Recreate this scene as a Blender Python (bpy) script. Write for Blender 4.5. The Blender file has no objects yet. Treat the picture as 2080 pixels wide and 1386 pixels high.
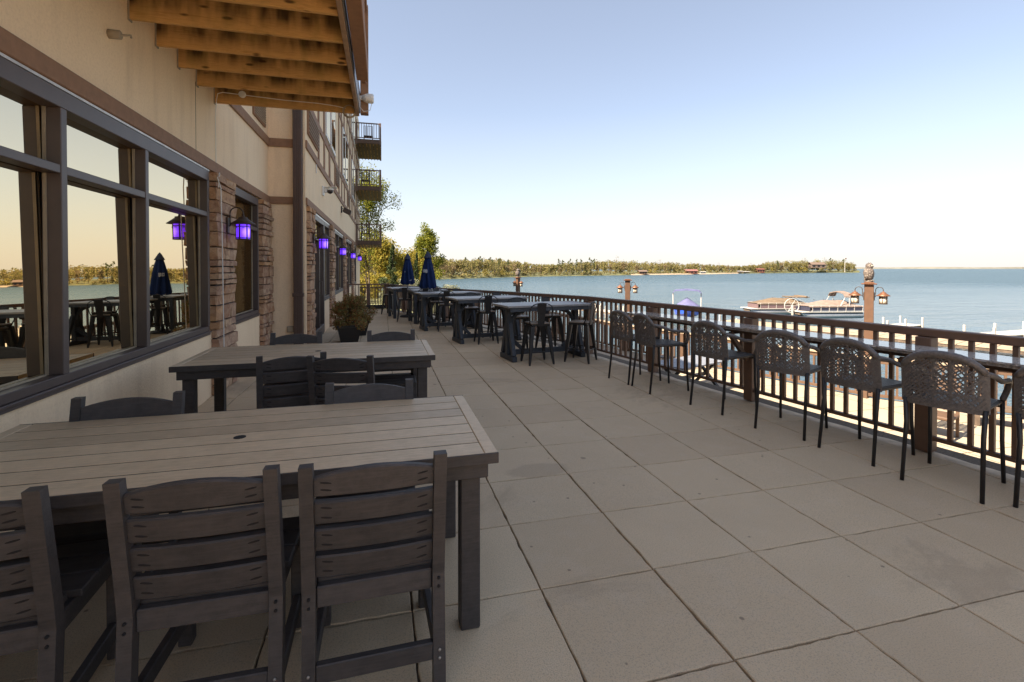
import bpy, math, random
from mathutils import Vector, Matrix
random.seed(7)
S = bpy.context.scene
COL = S.collection
PI = math.pi
R = math.radians

# ------------------------------------------------------------------ camera
F_PX, YAW, PITCH, CAM_H, HOR = 990.0, R(14.8), R(0.7), 1.54, 545.0
cd = bpy.data.cameras.new('camera'); cam = bpy.data.objects.new('camera', cd); COL.objects.link(cam)
cd.sensor_width = 36; cd.lens = 36*F_PX/2080
cd.shift_y = -((693-HOR) - F_PX*math.tan(PITCH))/2080
cam.location = (0, 0, CAM_H); cam.rotation_euler = (PI/2-PITCH, 0, -YAW)
cd.clip_start = 0.05; cd.clip_end = 20000
S.camera = cam

# ------------------------------------------------------------------ world, sun, exposure
SUN_AZ = (-0.95, -0.312); SUN_EL = R(46)
w = bpy.data.worlds.new('World'); S.world = w; w.use_nodes = True
nt = w.node_tree; nt.nodes.clear()
sky = nt.nodes.new('ShaderNodeTexSky'); sky.sky_type = 'NISHITA'; sky.sun_disc = False
sky.sun_elevation = SUN_EL; sky.sun_rotation = math.atan2(SUN_AZ[0], SUN_AZ[1])
sky.altitude = 400; sky.air_density = 1.0; sky.dust_density = 0.7; sky.ozone_density = 2.0
hs = nt.nodes.new('ShaderNodeHueSaturation'); hs.inputs['Saturation'].default_value = 0.82; hs.inputs['Value'].default_value = 0.97
# spring haze: the whole dome pales evenly towards its horizon
tcw = nt.nodes.new('ShaderNodeTexCoord'); sxyz = nt.nodes.new('ShaderNodeSeparateXYZ'); nt.links.new(tcw.outputs['Generated'], sxyz.inputs[0])
hz = nt.nodes.new('ShaderNodeValToRGB'); nt.links.new(sxyz.outputs['Z'], hz.inputs[0])
el = hz.color_ramp.elements; el[0].position = 0.0; el[0].color = (.92, .92, .92, 1); el[1].position = 0.75; el[1].color = (0.18, 0.18, 0.18, 1)
for p_, v_ in ((0.05, .76), (0.14, .45), (0.30, .19), (0.48, .17)):
    k_ = el.new(p_); k_.color = (v_, v_, v_, 1)
mxw = nt.nodes.new('ShaderNodeMix'); mxw.data_type = 'RGBA'; mxw.inputs[7].default_value = (4.1, 3.95, 3.8, 1)
nt.links.new(hz.outputs[0], mxw.inputs[0])
bg = nt.nodes.new('ShaderNodeBackground'); bg.inputs['Strength'].default_value = 0.067
wo = nt.nodes.new('ShaderNodeOutputWorld')
nt.links.new(sky.outputs[0], hs.inputs['Color']); nt.links.new(hs.outputs[0], mxw.inputs[6]); nt.links.new(mxw.outputs[2], bg.inputs['Color']); nt.links.new(bg.outputs[0], wo.inputs['Surface'])
sl = bpy.data.lights.new('sun', 'SUN'); sun = bpy.data.objects.new('sun', sl); COL.objects.link(sun)
sl.energy = 5.0; sl.angle = R(0.53); sl.color = (1.0, 0.86, 0.68)
sv = Vector((SUN_AZ[0]*math.cos(SUN_EL), SUN_AZ[1]*math.cos(SUN_EL), math.sin(SUN_EL)))
sun.rotation_euler = sv.to_track_quat('Z', 'Y').to_euler(); sun.location = (-20, -12, 25)
S.view_settings.view_transform = 'Standard'; S.view_settings.look = 'None'
S.view_settings.exposure = 1.83; S.view_settings.gamma = 1.0
S.cycles.max_bounces = 8; S.cycles.diffuse_bounces = 4; S.cycles.glossy_bounces = 4
S.cycles.transparent_max_bounces = 12; S.cycles.use_denoising = True
S.cycles.caustics_reflective = False; S.cycles.caustics_refractive = False

# ------------------------------------------------------------------ materials
def srgb(r, g, b):
    f = lambda c: (c/255/12.92 if c/255 <= 0.04045 else ((c/255+0.055)/1.055)**2.4)
    return (f(r), f(g), f(b))
class NT:
    def __init__(s, name):
        s.m = bpy.data.materials.new(name); s.m.use_nodes = True
        s.t = s.m.node_tree; s.b = s.t.nodes['Principled BSDF']; s.out = s.t.nodes['Material Output']
    def n(s, k, **kw):
        x = s.t.nodes.new(k)
        for a, v in kw.items():
            if a in x.bl_rna.properties: setattr(x, a, v)
        return x
    def l(s, a, b): s.t.links.new(a, b)
    def coord(s, kind='Object', scale=(1, 1, 1), rot=(0, 0, 0)):
        tc = s.n('ShaderNodeTexCoord'); mp = s.n('ShaderNodeMapping')
        mp.inputs['Scale'].default_value = scale; mp.inputs['Rotation'].default_value = rot
        s.l(tc.outputs[kind], mp.inputs[0]); return mp.outputs[0]
    def geo(s, scale=(1, 1, 1)):
        g = s.n('ShaderNodeNewGeometry'); mp = s.n('ShaderNodeMapping'); mp.inputs['Scale'].default_value = scale
        s.l(g.outputs['Position'], mp.inputs[0]); return mp.outputs[0]
    def noise(s, vec, scale, detail=4, rough=0.55, dist=0.0):
        x = s.n('ShaderNodeTexNoise'); x.inputs['Scale'].default_value = scale; x.inputs['Detail'].default_value = detail
        x.inputs['Roughness'].default_value = rough; x.inputs['Distortion'].default_value = dist
        if vec is not None: s.l(vec, x.inputs['Vector'])
        return x.outputs['Fac']
    def ramp(s, fac, stops, mode='LINEAR'):
        x = s.n('ShaderNodeValToRGB'); e = x.color_ramp.elements; x.color_ramp.interpolation = mode
        while len(e) > 1: e.remove(e[-1])
        for i, (p, c) in enumerate(stops):
            if i == 0: k = e[0]; k.position = p
            else: k = e.new(p)
            k.color = (*c, 1) if not isinstance(c, (int, float)) else (c, c, c, 1)
        s.l(fac, x.inputs[0]); return x.outputs[0]
    def mix(s, fac, a, b, mode='MIX'):
        x = s.n('ShaderNodeMix', data_type='RGBA', blend_type=mode)
        for sock, v in ((x.inputs[0], fac), (x.inputs[6], a), (x.inputs[7], b)):
            if hasattr(v, 'node'): s.l(v, sock)
            elif isinstance(v, (int, float)): sock.default_value = v if sock.type == 'VALUE' else (v, v, v, 1)
            else: sock.default_value = (*v, 1)
        return x.outputs[2]
    def math(s, op, a, b=0.0):
        x = s.n('ShaderNodeMath', operation=op)
        for sock, v in ((x.inputs[0], a), (x.inputs[1], b)):
            if hasattr(v, 'node'): s.l(v, sock)
            else: sock.default_value = v
        return x.outputs[0]
    def rnd(s):
        return s.n('ShaderNodeObjectInfo').outputs['Random']
    def bump(s, h, strength=0.3, dist=0.01):
        x = s.n('ShaderNodeBump'); x.inputs['Strength'].default_value = strength; x.inputs['Distance'].default_value = dist
        s.l(h, x.inputs['Height']); s.l(x.outputs[0], s.b.inputs['Normal'])
    def base(s, c):
        if hasattr(c, 'node'): s.l(c, s.b.inputs['Base Color'])
        else: s.b.inputs['Base Color'].default_value = (*c, 1)
        return s
    def set(s, rough=0.5, metal=0.0, spec=0.5):
        if hasattr(rough, 'node'): s.l(rough, s.b.inputs['Roughness'])
        else: s.b.inputs['Roughness'].default_value = rough
        s.b.inputs['Metallic'].default_value = metal; s.b.inputs['Specular IOR Level'].default_value = spec
        return s
M = {}
def simple(name, col, rough=0.5, metal=0.0, spec=0.5, var=0.18, scale=9.0, bump=0.0):
    k = NT(name); v = k.geo()
    n = k.noise(v, scale, 5, 0.6)
    lo = tuple(c*(1-var) for c in col); hi = tuple(min(1, c*(1+var)) for c in col)
    k.base(k.ramp(n, [(0.3, lo), (0.7, hi)])).set(rough, metal, spec)
    if bump: k.bump(k.noise(v, scale*12, 3), bump, 0.004)
    M[name] = k.m; return k.m

def mk_stucco():
    k = NT('stucco'); v = k.geo()
    big = k.noise(v, 0.9, 4, 0.6); fine = k.noise(v, 48, 5, 0.7); mid = k.noise(k.geo((6, 6, 0.7)), 1.1, 4, 0.6)
    c = k.ramp(big, [(0.3, (0.87, 0.655, 0.43)), (0.7, (0.92, 0.71, 0.48))])
    c = k.mix(k.ramp(mid, [(0.5, 0.0), (0.75, 0.45)]), c, (0.66, 0.47, 0.30))
    c = k.mix(k.ramp(fine, [(0.35, 0.35), (0.55, 0.0)]), c, (0.68, 0.49, 0.31))
    k.base(c).set(0.92, 0, 0.2); k.bump(fine, 0.6, 0.010); M['stucco'] = k.m
mk_stucco()
simple('trim', (0.27, 0.145, 0.080), 0.75, var=0.12, scale=14, bump=0.25)
simple('frame', (0.088, 0.064, 0.056), 0.42, spec=0.5, var=0.1, scale=6)
simple('bead', (0.36, 0.29, 0.20), 0.5)
simple('flashing', (0.55, 0.52, 0.48), 0.4, 0.6)
simple('interior', (0.03, 0.027, 0.025), 0.9)
simple('blind', (0.33, 0.27, 0.20), 0.9)
simple('white_plastic', (0.72, 0.70, 0.66), 0.45, var=0.04)
simple('dark_glass', (0.015, 0.012, 0.014), 0.08)
simple('pipe', (0.085, 0.050, 0.038), 0.4, var=0.08)
simple('grey_metal', (0.35, 0.35, 0.36), 0.4, 0.7)
def mk_glass():
    k = NT('reflective_glass')
    k.base((0.012, 0.010, 0.008)).set(0.015, 0, 0.5)
    g = k.n('ShaderNodeBsdfGlossy'); g.inputs['Color'].default_value = (0.90, 0.74, 0.50, 1); g.inputs['Roughness'].default_value = 0.008
    v = k.geo(); b = k.n('ShaderNodeBump'); b.inputs['Strength'].default_value = 0.06; b.inputs['Distance'].default_value = 0.02
    k.l(k.noise(v, 1.3, 1), b.inputs['Height']); k.l(b.outputs[0], g.inputs['Normal'])
    mx = k.n('ShaderNodeMixShader'); mx.inputs[0].default_value = 0.86
    k.l(k.b.outputs[0], mx.inputs[1]); k.l(g.outputs[0], mx.inputs[2]); k.l(mx.outputs[0], k.out.inputs[0]); M['reflective_glass'] = k.m
    k = NT('clear_glass')
    tr = k.n('ShaderNodeBsdfTransparent'); tr.inputs['Color'].default_value = (0.75, 0.68, 0.55, 1)
    g = k.n('ShaderNodeBsdfGlossy'); g.inputs['Color'].default_value = (0.85, 0.75, 0.6, 1); g.inputs['Roughness'].default_value = 0.01
    mx = k.n('ShaderNodeMixShader'); mx.inputs[0].default_value = 0.16
    k.l(tr.outputs[0], mx.inputs[1]); k.l(g.outputs[0], mx.inputs[2]); k.l(mx.outputs[0], k.out.inputs[0]); M['clear_glass'] = k.m
mk_glass()
def mk_stone():
    k = NT('ledge_stone'); v = k.geo(); r = k.rnd()
    c = k.ramp(r, [(0.0, (0.27, 0.12, 0.07)), (0.2, (0.46, 0.25, 0.13)), (0.4, (0.36, 0.20, 0.14)), (0.55, (0.55, 0.36, 0.22)), (0.7, (0.31, 0.18, 0.13)), (0.85, (0.52, 0.27, 0.12)), (1.0, (0.24, 0.16, 0.13))])
    n = k.noise(v, 16, 6, 0.65)
    c = k.mix(k.ramp(n, [(0.35, 0.0), (0.7, 0.55)]), c, (0.58, 0.40, 0.25))
    c = k.mix(k.ramp(k.noise(v, 34, 4), [(0.55, 0.0), (0.75, 0.5)]), c, (0.15, 0.09, 0.07))
    fc = k.n('ShaderNodeTexVoronoi'); fc.inputs['Scale'].default_value = 11; k.l(k.geo((1, 1, 1.6)), fc.inputs['Vector'])
    sp_ = k.n('ShaderNodeSeparateColor'); k.l(fc.outputs['Color'], sp_.inputs[0])
    c = k.mix(k.ramp(sp_.outputs[0], [(0.3, 0.0), (1.0, 0.45)]), c, (0.62, 0.45, 0.30)); c = k.mix(k.ramp(sp_.outputs[1], [(0.5, 0.0), (1.0, 0.5)]), c, (0.24, 0.12, 0.085))
    k.base(c).set(0.9, 0, 0.2); k.bump(k.math('ADD', n, k.math('MULTIPLY', sp_.outputs[2], 0.5)), 1.0, 0.022); M['ledge_stone'] = k.m
    simple('mortar', (0.055, 0.04, 0.032), 0.95)
mk_stone()
def mk_joist():
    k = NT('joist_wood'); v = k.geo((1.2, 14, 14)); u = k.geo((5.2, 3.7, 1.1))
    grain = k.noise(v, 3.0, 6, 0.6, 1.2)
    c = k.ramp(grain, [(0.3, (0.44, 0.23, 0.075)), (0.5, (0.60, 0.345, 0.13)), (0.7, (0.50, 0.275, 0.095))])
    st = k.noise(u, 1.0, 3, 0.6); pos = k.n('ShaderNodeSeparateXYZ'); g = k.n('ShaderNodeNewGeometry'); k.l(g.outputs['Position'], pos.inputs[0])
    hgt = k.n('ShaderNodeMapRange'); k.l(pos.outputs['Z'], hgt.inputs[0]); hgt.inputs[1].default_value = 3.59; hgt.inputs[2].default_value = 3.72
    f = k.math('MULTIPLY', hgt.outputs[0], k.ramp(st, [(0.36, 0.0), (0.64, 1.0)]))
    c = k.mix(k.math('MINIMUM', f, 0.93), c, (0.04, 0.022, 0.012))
    kn = k.n('ShaderNodeTexVoronoi'); kn.inputs['Scale'].default_value = 1.0; k.l(k.geo((3.1, 7, 9)), kn.inputs['Vector'])
    c = k.mix(k.ramp(kn.outputs['Distance'], [(0.08, 0.9), (0.16, 0.0)]), c, (0.05, 0.022, 0.01))
    c = k.mix(k.ramp(k.noise(k.geo((4, 1, 2)), 1.4, 3), [(0.5, 0), (0.72, 0.4)]), c, (0.22, 0.17, 0.045))
    k.base(c).set(0.85, 0, 0.25); k.bump(grain, 0.3, 0.004); M['joist_wood'] = k.m
    simple('rim_wood', (0.34, 0.22, 0.14), 0.8, var=0.2)
    simple('deck_wood', (0.11, 0.07, 0.035), 0.85, var=0.3)
mk_joist()
def mk_lumber(name, col, hi, rough):
    k = NT(name); v = k.coord('Object', (5, 5, 5)); g = k.coord('Object', (2.5, 40, 40))
    a = k.noise(v, 3.2, 5, 0.65); b = k.noise(g, 3.0, 5, 0.65); f = k.noise(v, 40, 4, 0.7)
    c = k.ramp(a, [(0.3, col), (0.72, hi)])
    c = k.mix(k.ramp(b, [(0.4, 0.0), (0.75, 0.45)]), c, tuple(x*1.5 for x in hi))
    c = k.mix(k.ramp(f, [(0.55, 0.0), (0.75, 0.4)]), c, tuple(x*0.5 for x in col))
    mm = k.n('ShaderNodeMix', data_type='RGBA', blend_type='MULTIPLY'); mm.inputs[0].default_value = 1
    k.l(c, mm.inputs[6]); k.l(k.ramp(k.rnd(), [(0, 0.85), (1, 1.15)]), mm.inputs[7])
    k.base(mm.outputs[2]).set(rough, 0, 0.42); k.bump(k.mix(0.5, b, f), 0.35, 0.003); M[name] = k.m
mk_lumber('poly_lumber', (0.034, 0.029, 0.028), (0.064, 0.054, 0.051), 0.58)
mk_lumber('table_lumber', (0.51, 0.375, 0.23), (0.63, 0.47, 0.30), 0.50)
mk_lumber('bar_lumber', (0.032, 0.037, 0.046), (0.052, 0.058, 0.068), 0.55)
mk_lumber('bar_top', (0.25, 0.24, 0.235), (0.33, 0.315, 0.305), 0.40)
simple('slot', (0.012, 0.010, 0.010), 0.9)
simple('screw', (0.35, 0.31, 0.27), 0.4, 0.6)
def mk_paver():
    k = NT('paver_concrete'); v = k.geo(); r = k.rnd()
    c = k.ramp(r, [(0, (0.585, 0.435, 0.272)), (0.3, (0.62, 0.465, 0.292)), (0.7, (0.645, 0.488, 0.308)), (1, (0.675, 0.513, 0.325))])
    big = k.noise(v, 1.1, 5, 0.6); mid = k.noise(v, 6, 5, 0.65); fine = k.noise(v, 160, 3, 0.7); sp = k.noise(v, 420, 2, 0.5)
    c = k.mix(k.ramp(big, [(0.35, 0.0), (0.75, 0.42)]), c, (0.46, 0.34, 0.21))
    c = k.mix(k.ramp(mid, [(0.5, 0.0), (0.8, 0.35)]), c, (0.66, 0.53, 0.39))
    c = k.mix(k.ramp(fine, [(0.36, 0.5), (0.5, 0.0)]), c, (0.27, 0.21, 0.165))
    c = k.mix(k.ramp(sp, [(0.58, 0.0), (0.7, 0.45)]), c, (0.50, 0.45, 0.39))
    vo = k.n('ShaderNodeTexVoronoi'); vo.inputs['Scale'].default_value = 1.7; k.l(v, vo.inputs['Vector'])
    wob = k.math('ADD', vo.outputs['Distance'], k.math('MULTIPLY', k.noise(v, 22, 3), 0.05))
    c = k.mix(k.ramp(wob, [(0.055, 0.55), (0.075, 0.0)]), c, (0.13, 0.095, 0.07))
    st = k.noise(k.geo((.42, .42, 1)), 1.0, 6, 0.7, 0.8)
    c = k.mix(k.ramp(st, [(0.54, 0.0), (0.59, 0.42), (0.70, 0.25)]), c, (0.36, 0.265, 0.175))
    v2 = k.n('ShaderNodeTexVoronoi'); v2.inputs['Scale'].default_value = 5.5; k.l(v, v2.inputs['Vector'])
    c = k.mix(k.ramp(k.math('ADD', v2.outputs['Distance'], k.math('MULTIPLY', k.noise(v, 60, 2), 0.04)), [(0.065, 0.75), (0.085, 0.0)]), c, (0.20, 0.145, 0.10))
    sv_ = k.n('ShaderNodeVectorMath', operation='DISTANCE'); k.l(k.geo((1, 2.1, 1)), sv_.inputs[0]); sv_.inputs[1].default_value = (1.14, 3.52*2.1, 0)     # an old spill by the nearest table
    c = k.mix(k.ramp(k.math('ADD', sv_.outputs['Value'], k.math('MULTIPLY', k.noise(v, 9, 4), 0.16)), [(0.30, 0.38), (0.36, 0.0)]), c, (0.33, 0.24, 0.16))
    k.base(c).set(0.78, 0, 0.35); k.bump(fine, 0.45, 0.005); M['paver_concrete'] = k.m
mk_paver()
simple('joint_dirt', (0.12, 0.09, 0.062), 0.95, scale=60, var=0.5)
simple('kerb_concrete', (0.60, 0.475, 0.34), 0.9, scale=8, var=0.25, bump=0.4)
def mk_deck():
    k = NT('lower_concrete'); v = k.geo(); big = k.noise(v, 0.6, 4)
    c = k.ramp(big, [(0.3, (0.34, 0.28, 0.205)), (0.7, (0.40, 0.33, 0.245))])
    br = k.n('ShaderNodeTexBrick'); br.offset = 0; br.inputs['Scale'].default_value = 1; br.inputs['Mortar Size'].default_value = 0.012
    br.inputs['Brick Width'].default_value = 1.2; br.inputs['Row Height'].default_value = 1.2
    br.inputs['Color1'].default_value = (1, 1, 1, 1); br.inputs['Color2'].default_value = (0.95, 0.95, 0.95, 1); br.inputs['Mortar'].default_value = (0.3, 0.28, 0.25, 1)
    k.l(v, br.inputs['Vector'])
    k.base(k.mix(1.0, c, br.outputs['Color'], 'MULTIPLY')).set(0.9, 0, 0.2); M['lower_concrete'] = k.m
mk_deck()
simple('rail_brown', (0.15, 0.085, 0.055), 0.5, var=0.12, scale=11)
simple('fence_brown', (0.105, 0.060, 0.036), 0.6, var=0.15)
simple('post_brown', (0.10, 0.050, 0.027), 0.6, var=0.12)
simple('wicker', (0.125, 0.110, 0.104), 0.5, var=0.35, scale=60)
def mk_seatweave():
    k = NT('seat_weave'); v = k.coord('Object')
    w1 = k.n('ShaderNodeTexWave', wave_type='BANDS', bands_direction='X'); w1.inputs['Scale'].default_value = 34; k.l(v, w1.inputs['Vector'])
    w2 = k.n('ShaderNodeTexWave', wave_type='BANDS', bands_direction='Y'); w2.inputs['Scale'].default_value = 34; k.l(v, w2.inputs['Vector'])
    h = k.math('MULTIPLY', w1.outputs['Fac'], w2.outputs['Fac'])
    k.base(k.ramp(h, [(0.1, (0.030, 0.027, 0.027)), (0.6, (0.13, 0.12, 0.115))])).set(0.42, 0, 0.5); k.bump(h, 0.8, 0.006); M['seat_weave'] = k.m
mk_seatweave()
simple('black_metal', (0.014, 0.013, 0.014), 0.42, spec=0.5, var=0.2)
simple('stool_seat', (0.20, 0.155, 0.115), 0.45, var=0.2)
def mk_granite():
    k = NT('granite'); v = k.geo(); n = k.noise(v, 60, 5, 0.7); n2 = k.noise(v, 11, 5, 0.6, 1.0); n3 = k.noise(v, 170, 3)
    c = k.ramp(n, [(0.3, (0.20, 0.18, 0.17)), (0.45, (0.50, 0.46, 0.42)), (0.65, (0.66, 0.61, 0.55))])
    c = k.mix(k.ramp(n2, [(0.52, 0.0), (0.66, 0.5)]), c, (0.30, 0.24, 0.20))
    c = k.mix(k.ramp(n3, [(0.62, 0.0), (0.7, 0.6)]), c, (0.07, 0.06, 0.06))
    k.base(c).set(0.06, 0, 0.75); M['granite'] = k.m
    k = NT('granite_edge'); v = k.geo(); n = k.noise(v, 35, 5, 0.7)
    k.base(k.ramp(n, [(0.35, (0.17, 0.145, 0.135)), (0.6, (0.48, 0.42, 0.37)), (0.75, (0.66, 0.6, 0.54))])).set(0.35, 0, 0.5); k.bump(k.noise(v, 28, 4), 1.0, 0.02); M['granite_edge'] = k.m
mk_granite()
simple('copper', (0.16, 0.07, 0.035), 0.5, 0.3, var=0.2, scale=20)
simple('bronze', (0.060, 0.038, 0.026), 0.5, 0.2, var=0.25, scale=30)
simple('frosted', (0.66, 0.58, 0.46), 0.35, var=0.06)
def mk_purple():
    k = NT('purple_glass'); v = k.coord('Object')
    n = k.n('ShaderNodeTexGradient', gradient_type='SPHERICAL'); mp = k.coord('Object', (9, 9, 7)); mp.node.inputs['Location'].default_value = (-.55, .35, .98); k.l(mp, n.inputs[0])
    c = k.ramp(n.outputs[0], [(0.0, (0.048, 0.010, 0.36)), (0.35, (0.085, 0.024, 0.62)), (0.85, (0.27, 0.14, 0.95))])
    k.base((0.1, 0.05, 0.4)).set(0.3)
    k.l(c, k.b.inputs['Emission Color']); k.b.inputs['Emission Strength'].default_value = 1.0; M['purple_glass'] = k.m
mk_purple()
def mk_owl():
    k = NT('owl_resin'); v = k.coord('Object')
    wv = k.n('ShaderNodeTexVoronoi'); wv.inputs['Scale'].default_value = 26; k.l(v, wv.inputs['Vector'])
    c = k.ramp(wv.outputs['Distance'], [(0.1, (0.34, 0.28, 0.22)), (0.5, (0.10, 0.08, 0.07))])
    k.base(c).set(0.7); k.bump(wv.outputs['Distance'], 0.7, 0.02); M['owl_resin'] = k.m
mk_owl()
def mk_canvas(name, col):
    k = NT(name); v = k.coord('Object')
    k.base(k.ramp(k.noise(v, 3, 4), [(0.3, tuple(c*0.8 for c in col)), (0.7, tuple(c*1.15 for c in col))])).set(0.85, 0, 0.2)
    k.bump(k.noise(v, 5, 3), 0.2, 0.05); M[name] = k.m
mk_canvas('navy_canvas', (0.010, 0.024, 0.085)); mk_canvas('navy_cap', (0.05, 0.06, 0.10))
mk_canvas('tan_canvas', (0.15, 0.108, 0.072)); mk_canvas('mauve_canvas', (0.22, 0.165, 0.137)); mk_canvas('violet_canvas', (0.13, 0.13, 0.25))
simple('white_print', (0.75, 0.75, 0.75), 0.7, var=0.02)
simple('boat_white', (0.46, 0.43, 0.39), 0.35, var=0.05)
simple('boat_dark', (0.035, 0.034, 0.055), 0.4)
simple('boat_plum', (0.16, 0.105, 0.105), 0.4)
simple('boat_blue', (0.03, 0.10, 0.55), 0.3)
simple('pontoon_metal', (0.45, 0.46, 0.47), 0.3, 0.7)
simple('dock_white', (0.46, 0.42, 0.36), 0.6, var=0.08)
simple('dock_tan', (0.33, 0.25, 0.175), 0.8, var=0.2, scale=2)
simple('pot_black', (0.012, 0.012, 0.013), 0.4)
simple('soil', (0.03, 0.02, 0.015), 0.95)
simple('slate_top', (0.20, 0.21, 0.24), 0.5)
simple('red_wall', (0.16, 0.06, 0.042), 0.8); simple('roof_red', (0.19, 0.085, 0.075), 0.8); simple('roof_brown', (0.13, 0.09, 0.07), 0.9)
simple('bark', (0.12, 0.085, 0.06), 0.95, scale=4, var=0.35, bump=0.4)
simple('sand', (0.30, 0.235, 0.165), 0.95, scale=0.5)
simple('grass', (0.10, 0.10, 0.04), 0.95, scale=0.4, var=0.4)
simple('far_wood', (0.15, 0.14, 0.11), 1.0, scale=0.02, var=0.25)
def mk_leaf(name, cols, trans=0.35):
    k = NT(name); n = k.noise(k.geo(), 1.7, 3); r = k.n('ShaderNodeNewGeometry').outputs['Random Per Island']
    c = k.ramp(r, [(i/(len(cols)-1), x) for i, x in enumerate(cols)])
    k.base(c).set(0.7, 0, 0.2)
    if trans:
        t = k.n('ShaderNodeBsdfTranslucent'); k.l(c, t.inputs['Color']); mx = k.n('ShaderNodeMixShader'); mx.inputs[0].default_value = trans
        k.l(k.b.outputs[0], mx.inputs[1]); k.l(t.outputs[0], mx.inputs[2]); k.l(mx.outputs[0], k.out.inputs[0])
    M[name] = k.m
mk_leaf('leaf_spring', [(0.125, 0.150, 0.015), (0.200, 0.213, 0.025), (0.275, 0.250, 0.031), (0.112, 0.150, 0.025)], 0.45)
mk_leaf('leaf_gold', [(0.280, 0.210, 0.028), (0.210, 0.196, 0.028), (0.336, 0.238, 0.042), (0.168, 0.168, 0.028)], 0.4)
mk_leaf('leaf_cedar', [(0.029, 0.048, 0.016), (0.051, 0.072, 0.022), (0.072, 0.088, 0.032)], 0.1)
mk_leaf('leaf_potted', [(0.20, 0.19, 0.06), (0.27, 0.21, 0.07), (0.34, 0.15, 0.05), (0.22, 0.09, 0.04), (0.15, 0.17, 0.06), (0.38, 0.25, 0.09)], 0.3)
mk_leaf('leaf_white', [(0.30, 0.30, 0.22), (0.16, 0.18, 0.07), (0.40, 0.38, 0.30)], 0.3)
mk_leaf('leaf_far', [(0.19, 0.185, 0.05), (0.24, 0.22, 0.07), (0.21, 0.17, 0.075), (0.27, 0.23, 0.08), (0.23, 0.175, 0.10), (0.17, 0.16, 0.055)], 0.45)
mk_leaf('leaf_far_brown', [(0.208, 0.152, 0.080), (0.256, 0.192, 0.104), (0.176, 0.144, 0.080)], 0.45)
mk_leaf('leaf_far_dark', [(0.085, 0.105, 0.042), (0.115, 0.13, 0.05), (0.12, 0.115, 0.06)], 0.45)
mk_leaf('leaf_far_yellow', [(0.25, 0.20, 0.04), (0.20, 0.17, 0.04), (0.28, 0.20, 0.05)], 0.2)
def mk_water():
    k = NT('lake_water'); g = k.geo()
    sep = k.n('ShaderNodeSeparateXYZ'); k.l(g, sep.inputs[0])
    ln = k.n('ShaderNodeVectorMath', operation='LENGTH'); k.l(g, ln.inputs[0])
    wind = k.n('ShaderNodeMapRange'); k.l(ln.outputs['Value'], wind.inputs[0]); wind.inputs[1].default_value = 65; wind.inputs[2].default_value = 250   # lee of the shore, then open water
    pt = k.ramp(k.noise(k.geo((0.006, 0.022, 1)), 1.0, 4, 0.6, 0.5), [(0.36, -0.25), (0.64, 0.35)])
    patch = k.math('MAXIMUM', k.math('MINIMUM', k.math('ADD', wind.outputs[0], pt), 1.0), 0.0)
    a = k.noise(k.geo((0.9, 1.8, 1)), 1.0, 4, 0.6); b = k.noise(k.geo((0.15, 0.45, 1)), 1.0, 4, 0.65)
    h = k.math('ADD', k.math('MULTIPLY', a, 0.30), b)
    bm = k.n('ShaderNodeBump'); bm.inputs['Distance'].default_value = 1.6
    k.l(k.math('ADD', k.math('MULTIPLY', patch, 0.75), 0.14), bm.inputs['Strength']); k.l(h, bm.inputs['Height']); k.l(bm.outputs[0], k.b.inputs['Normal'])
    k.base((0.036, 0.070, 0.090)).set(k.math('ADD', k.math('MULTIPLY', patch, 0.20), 0.10), 0, 0.5); k.b.inputs['IOR'].default_value = 1.33; M['lake_water'] = k.m
mk_water()

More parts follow.
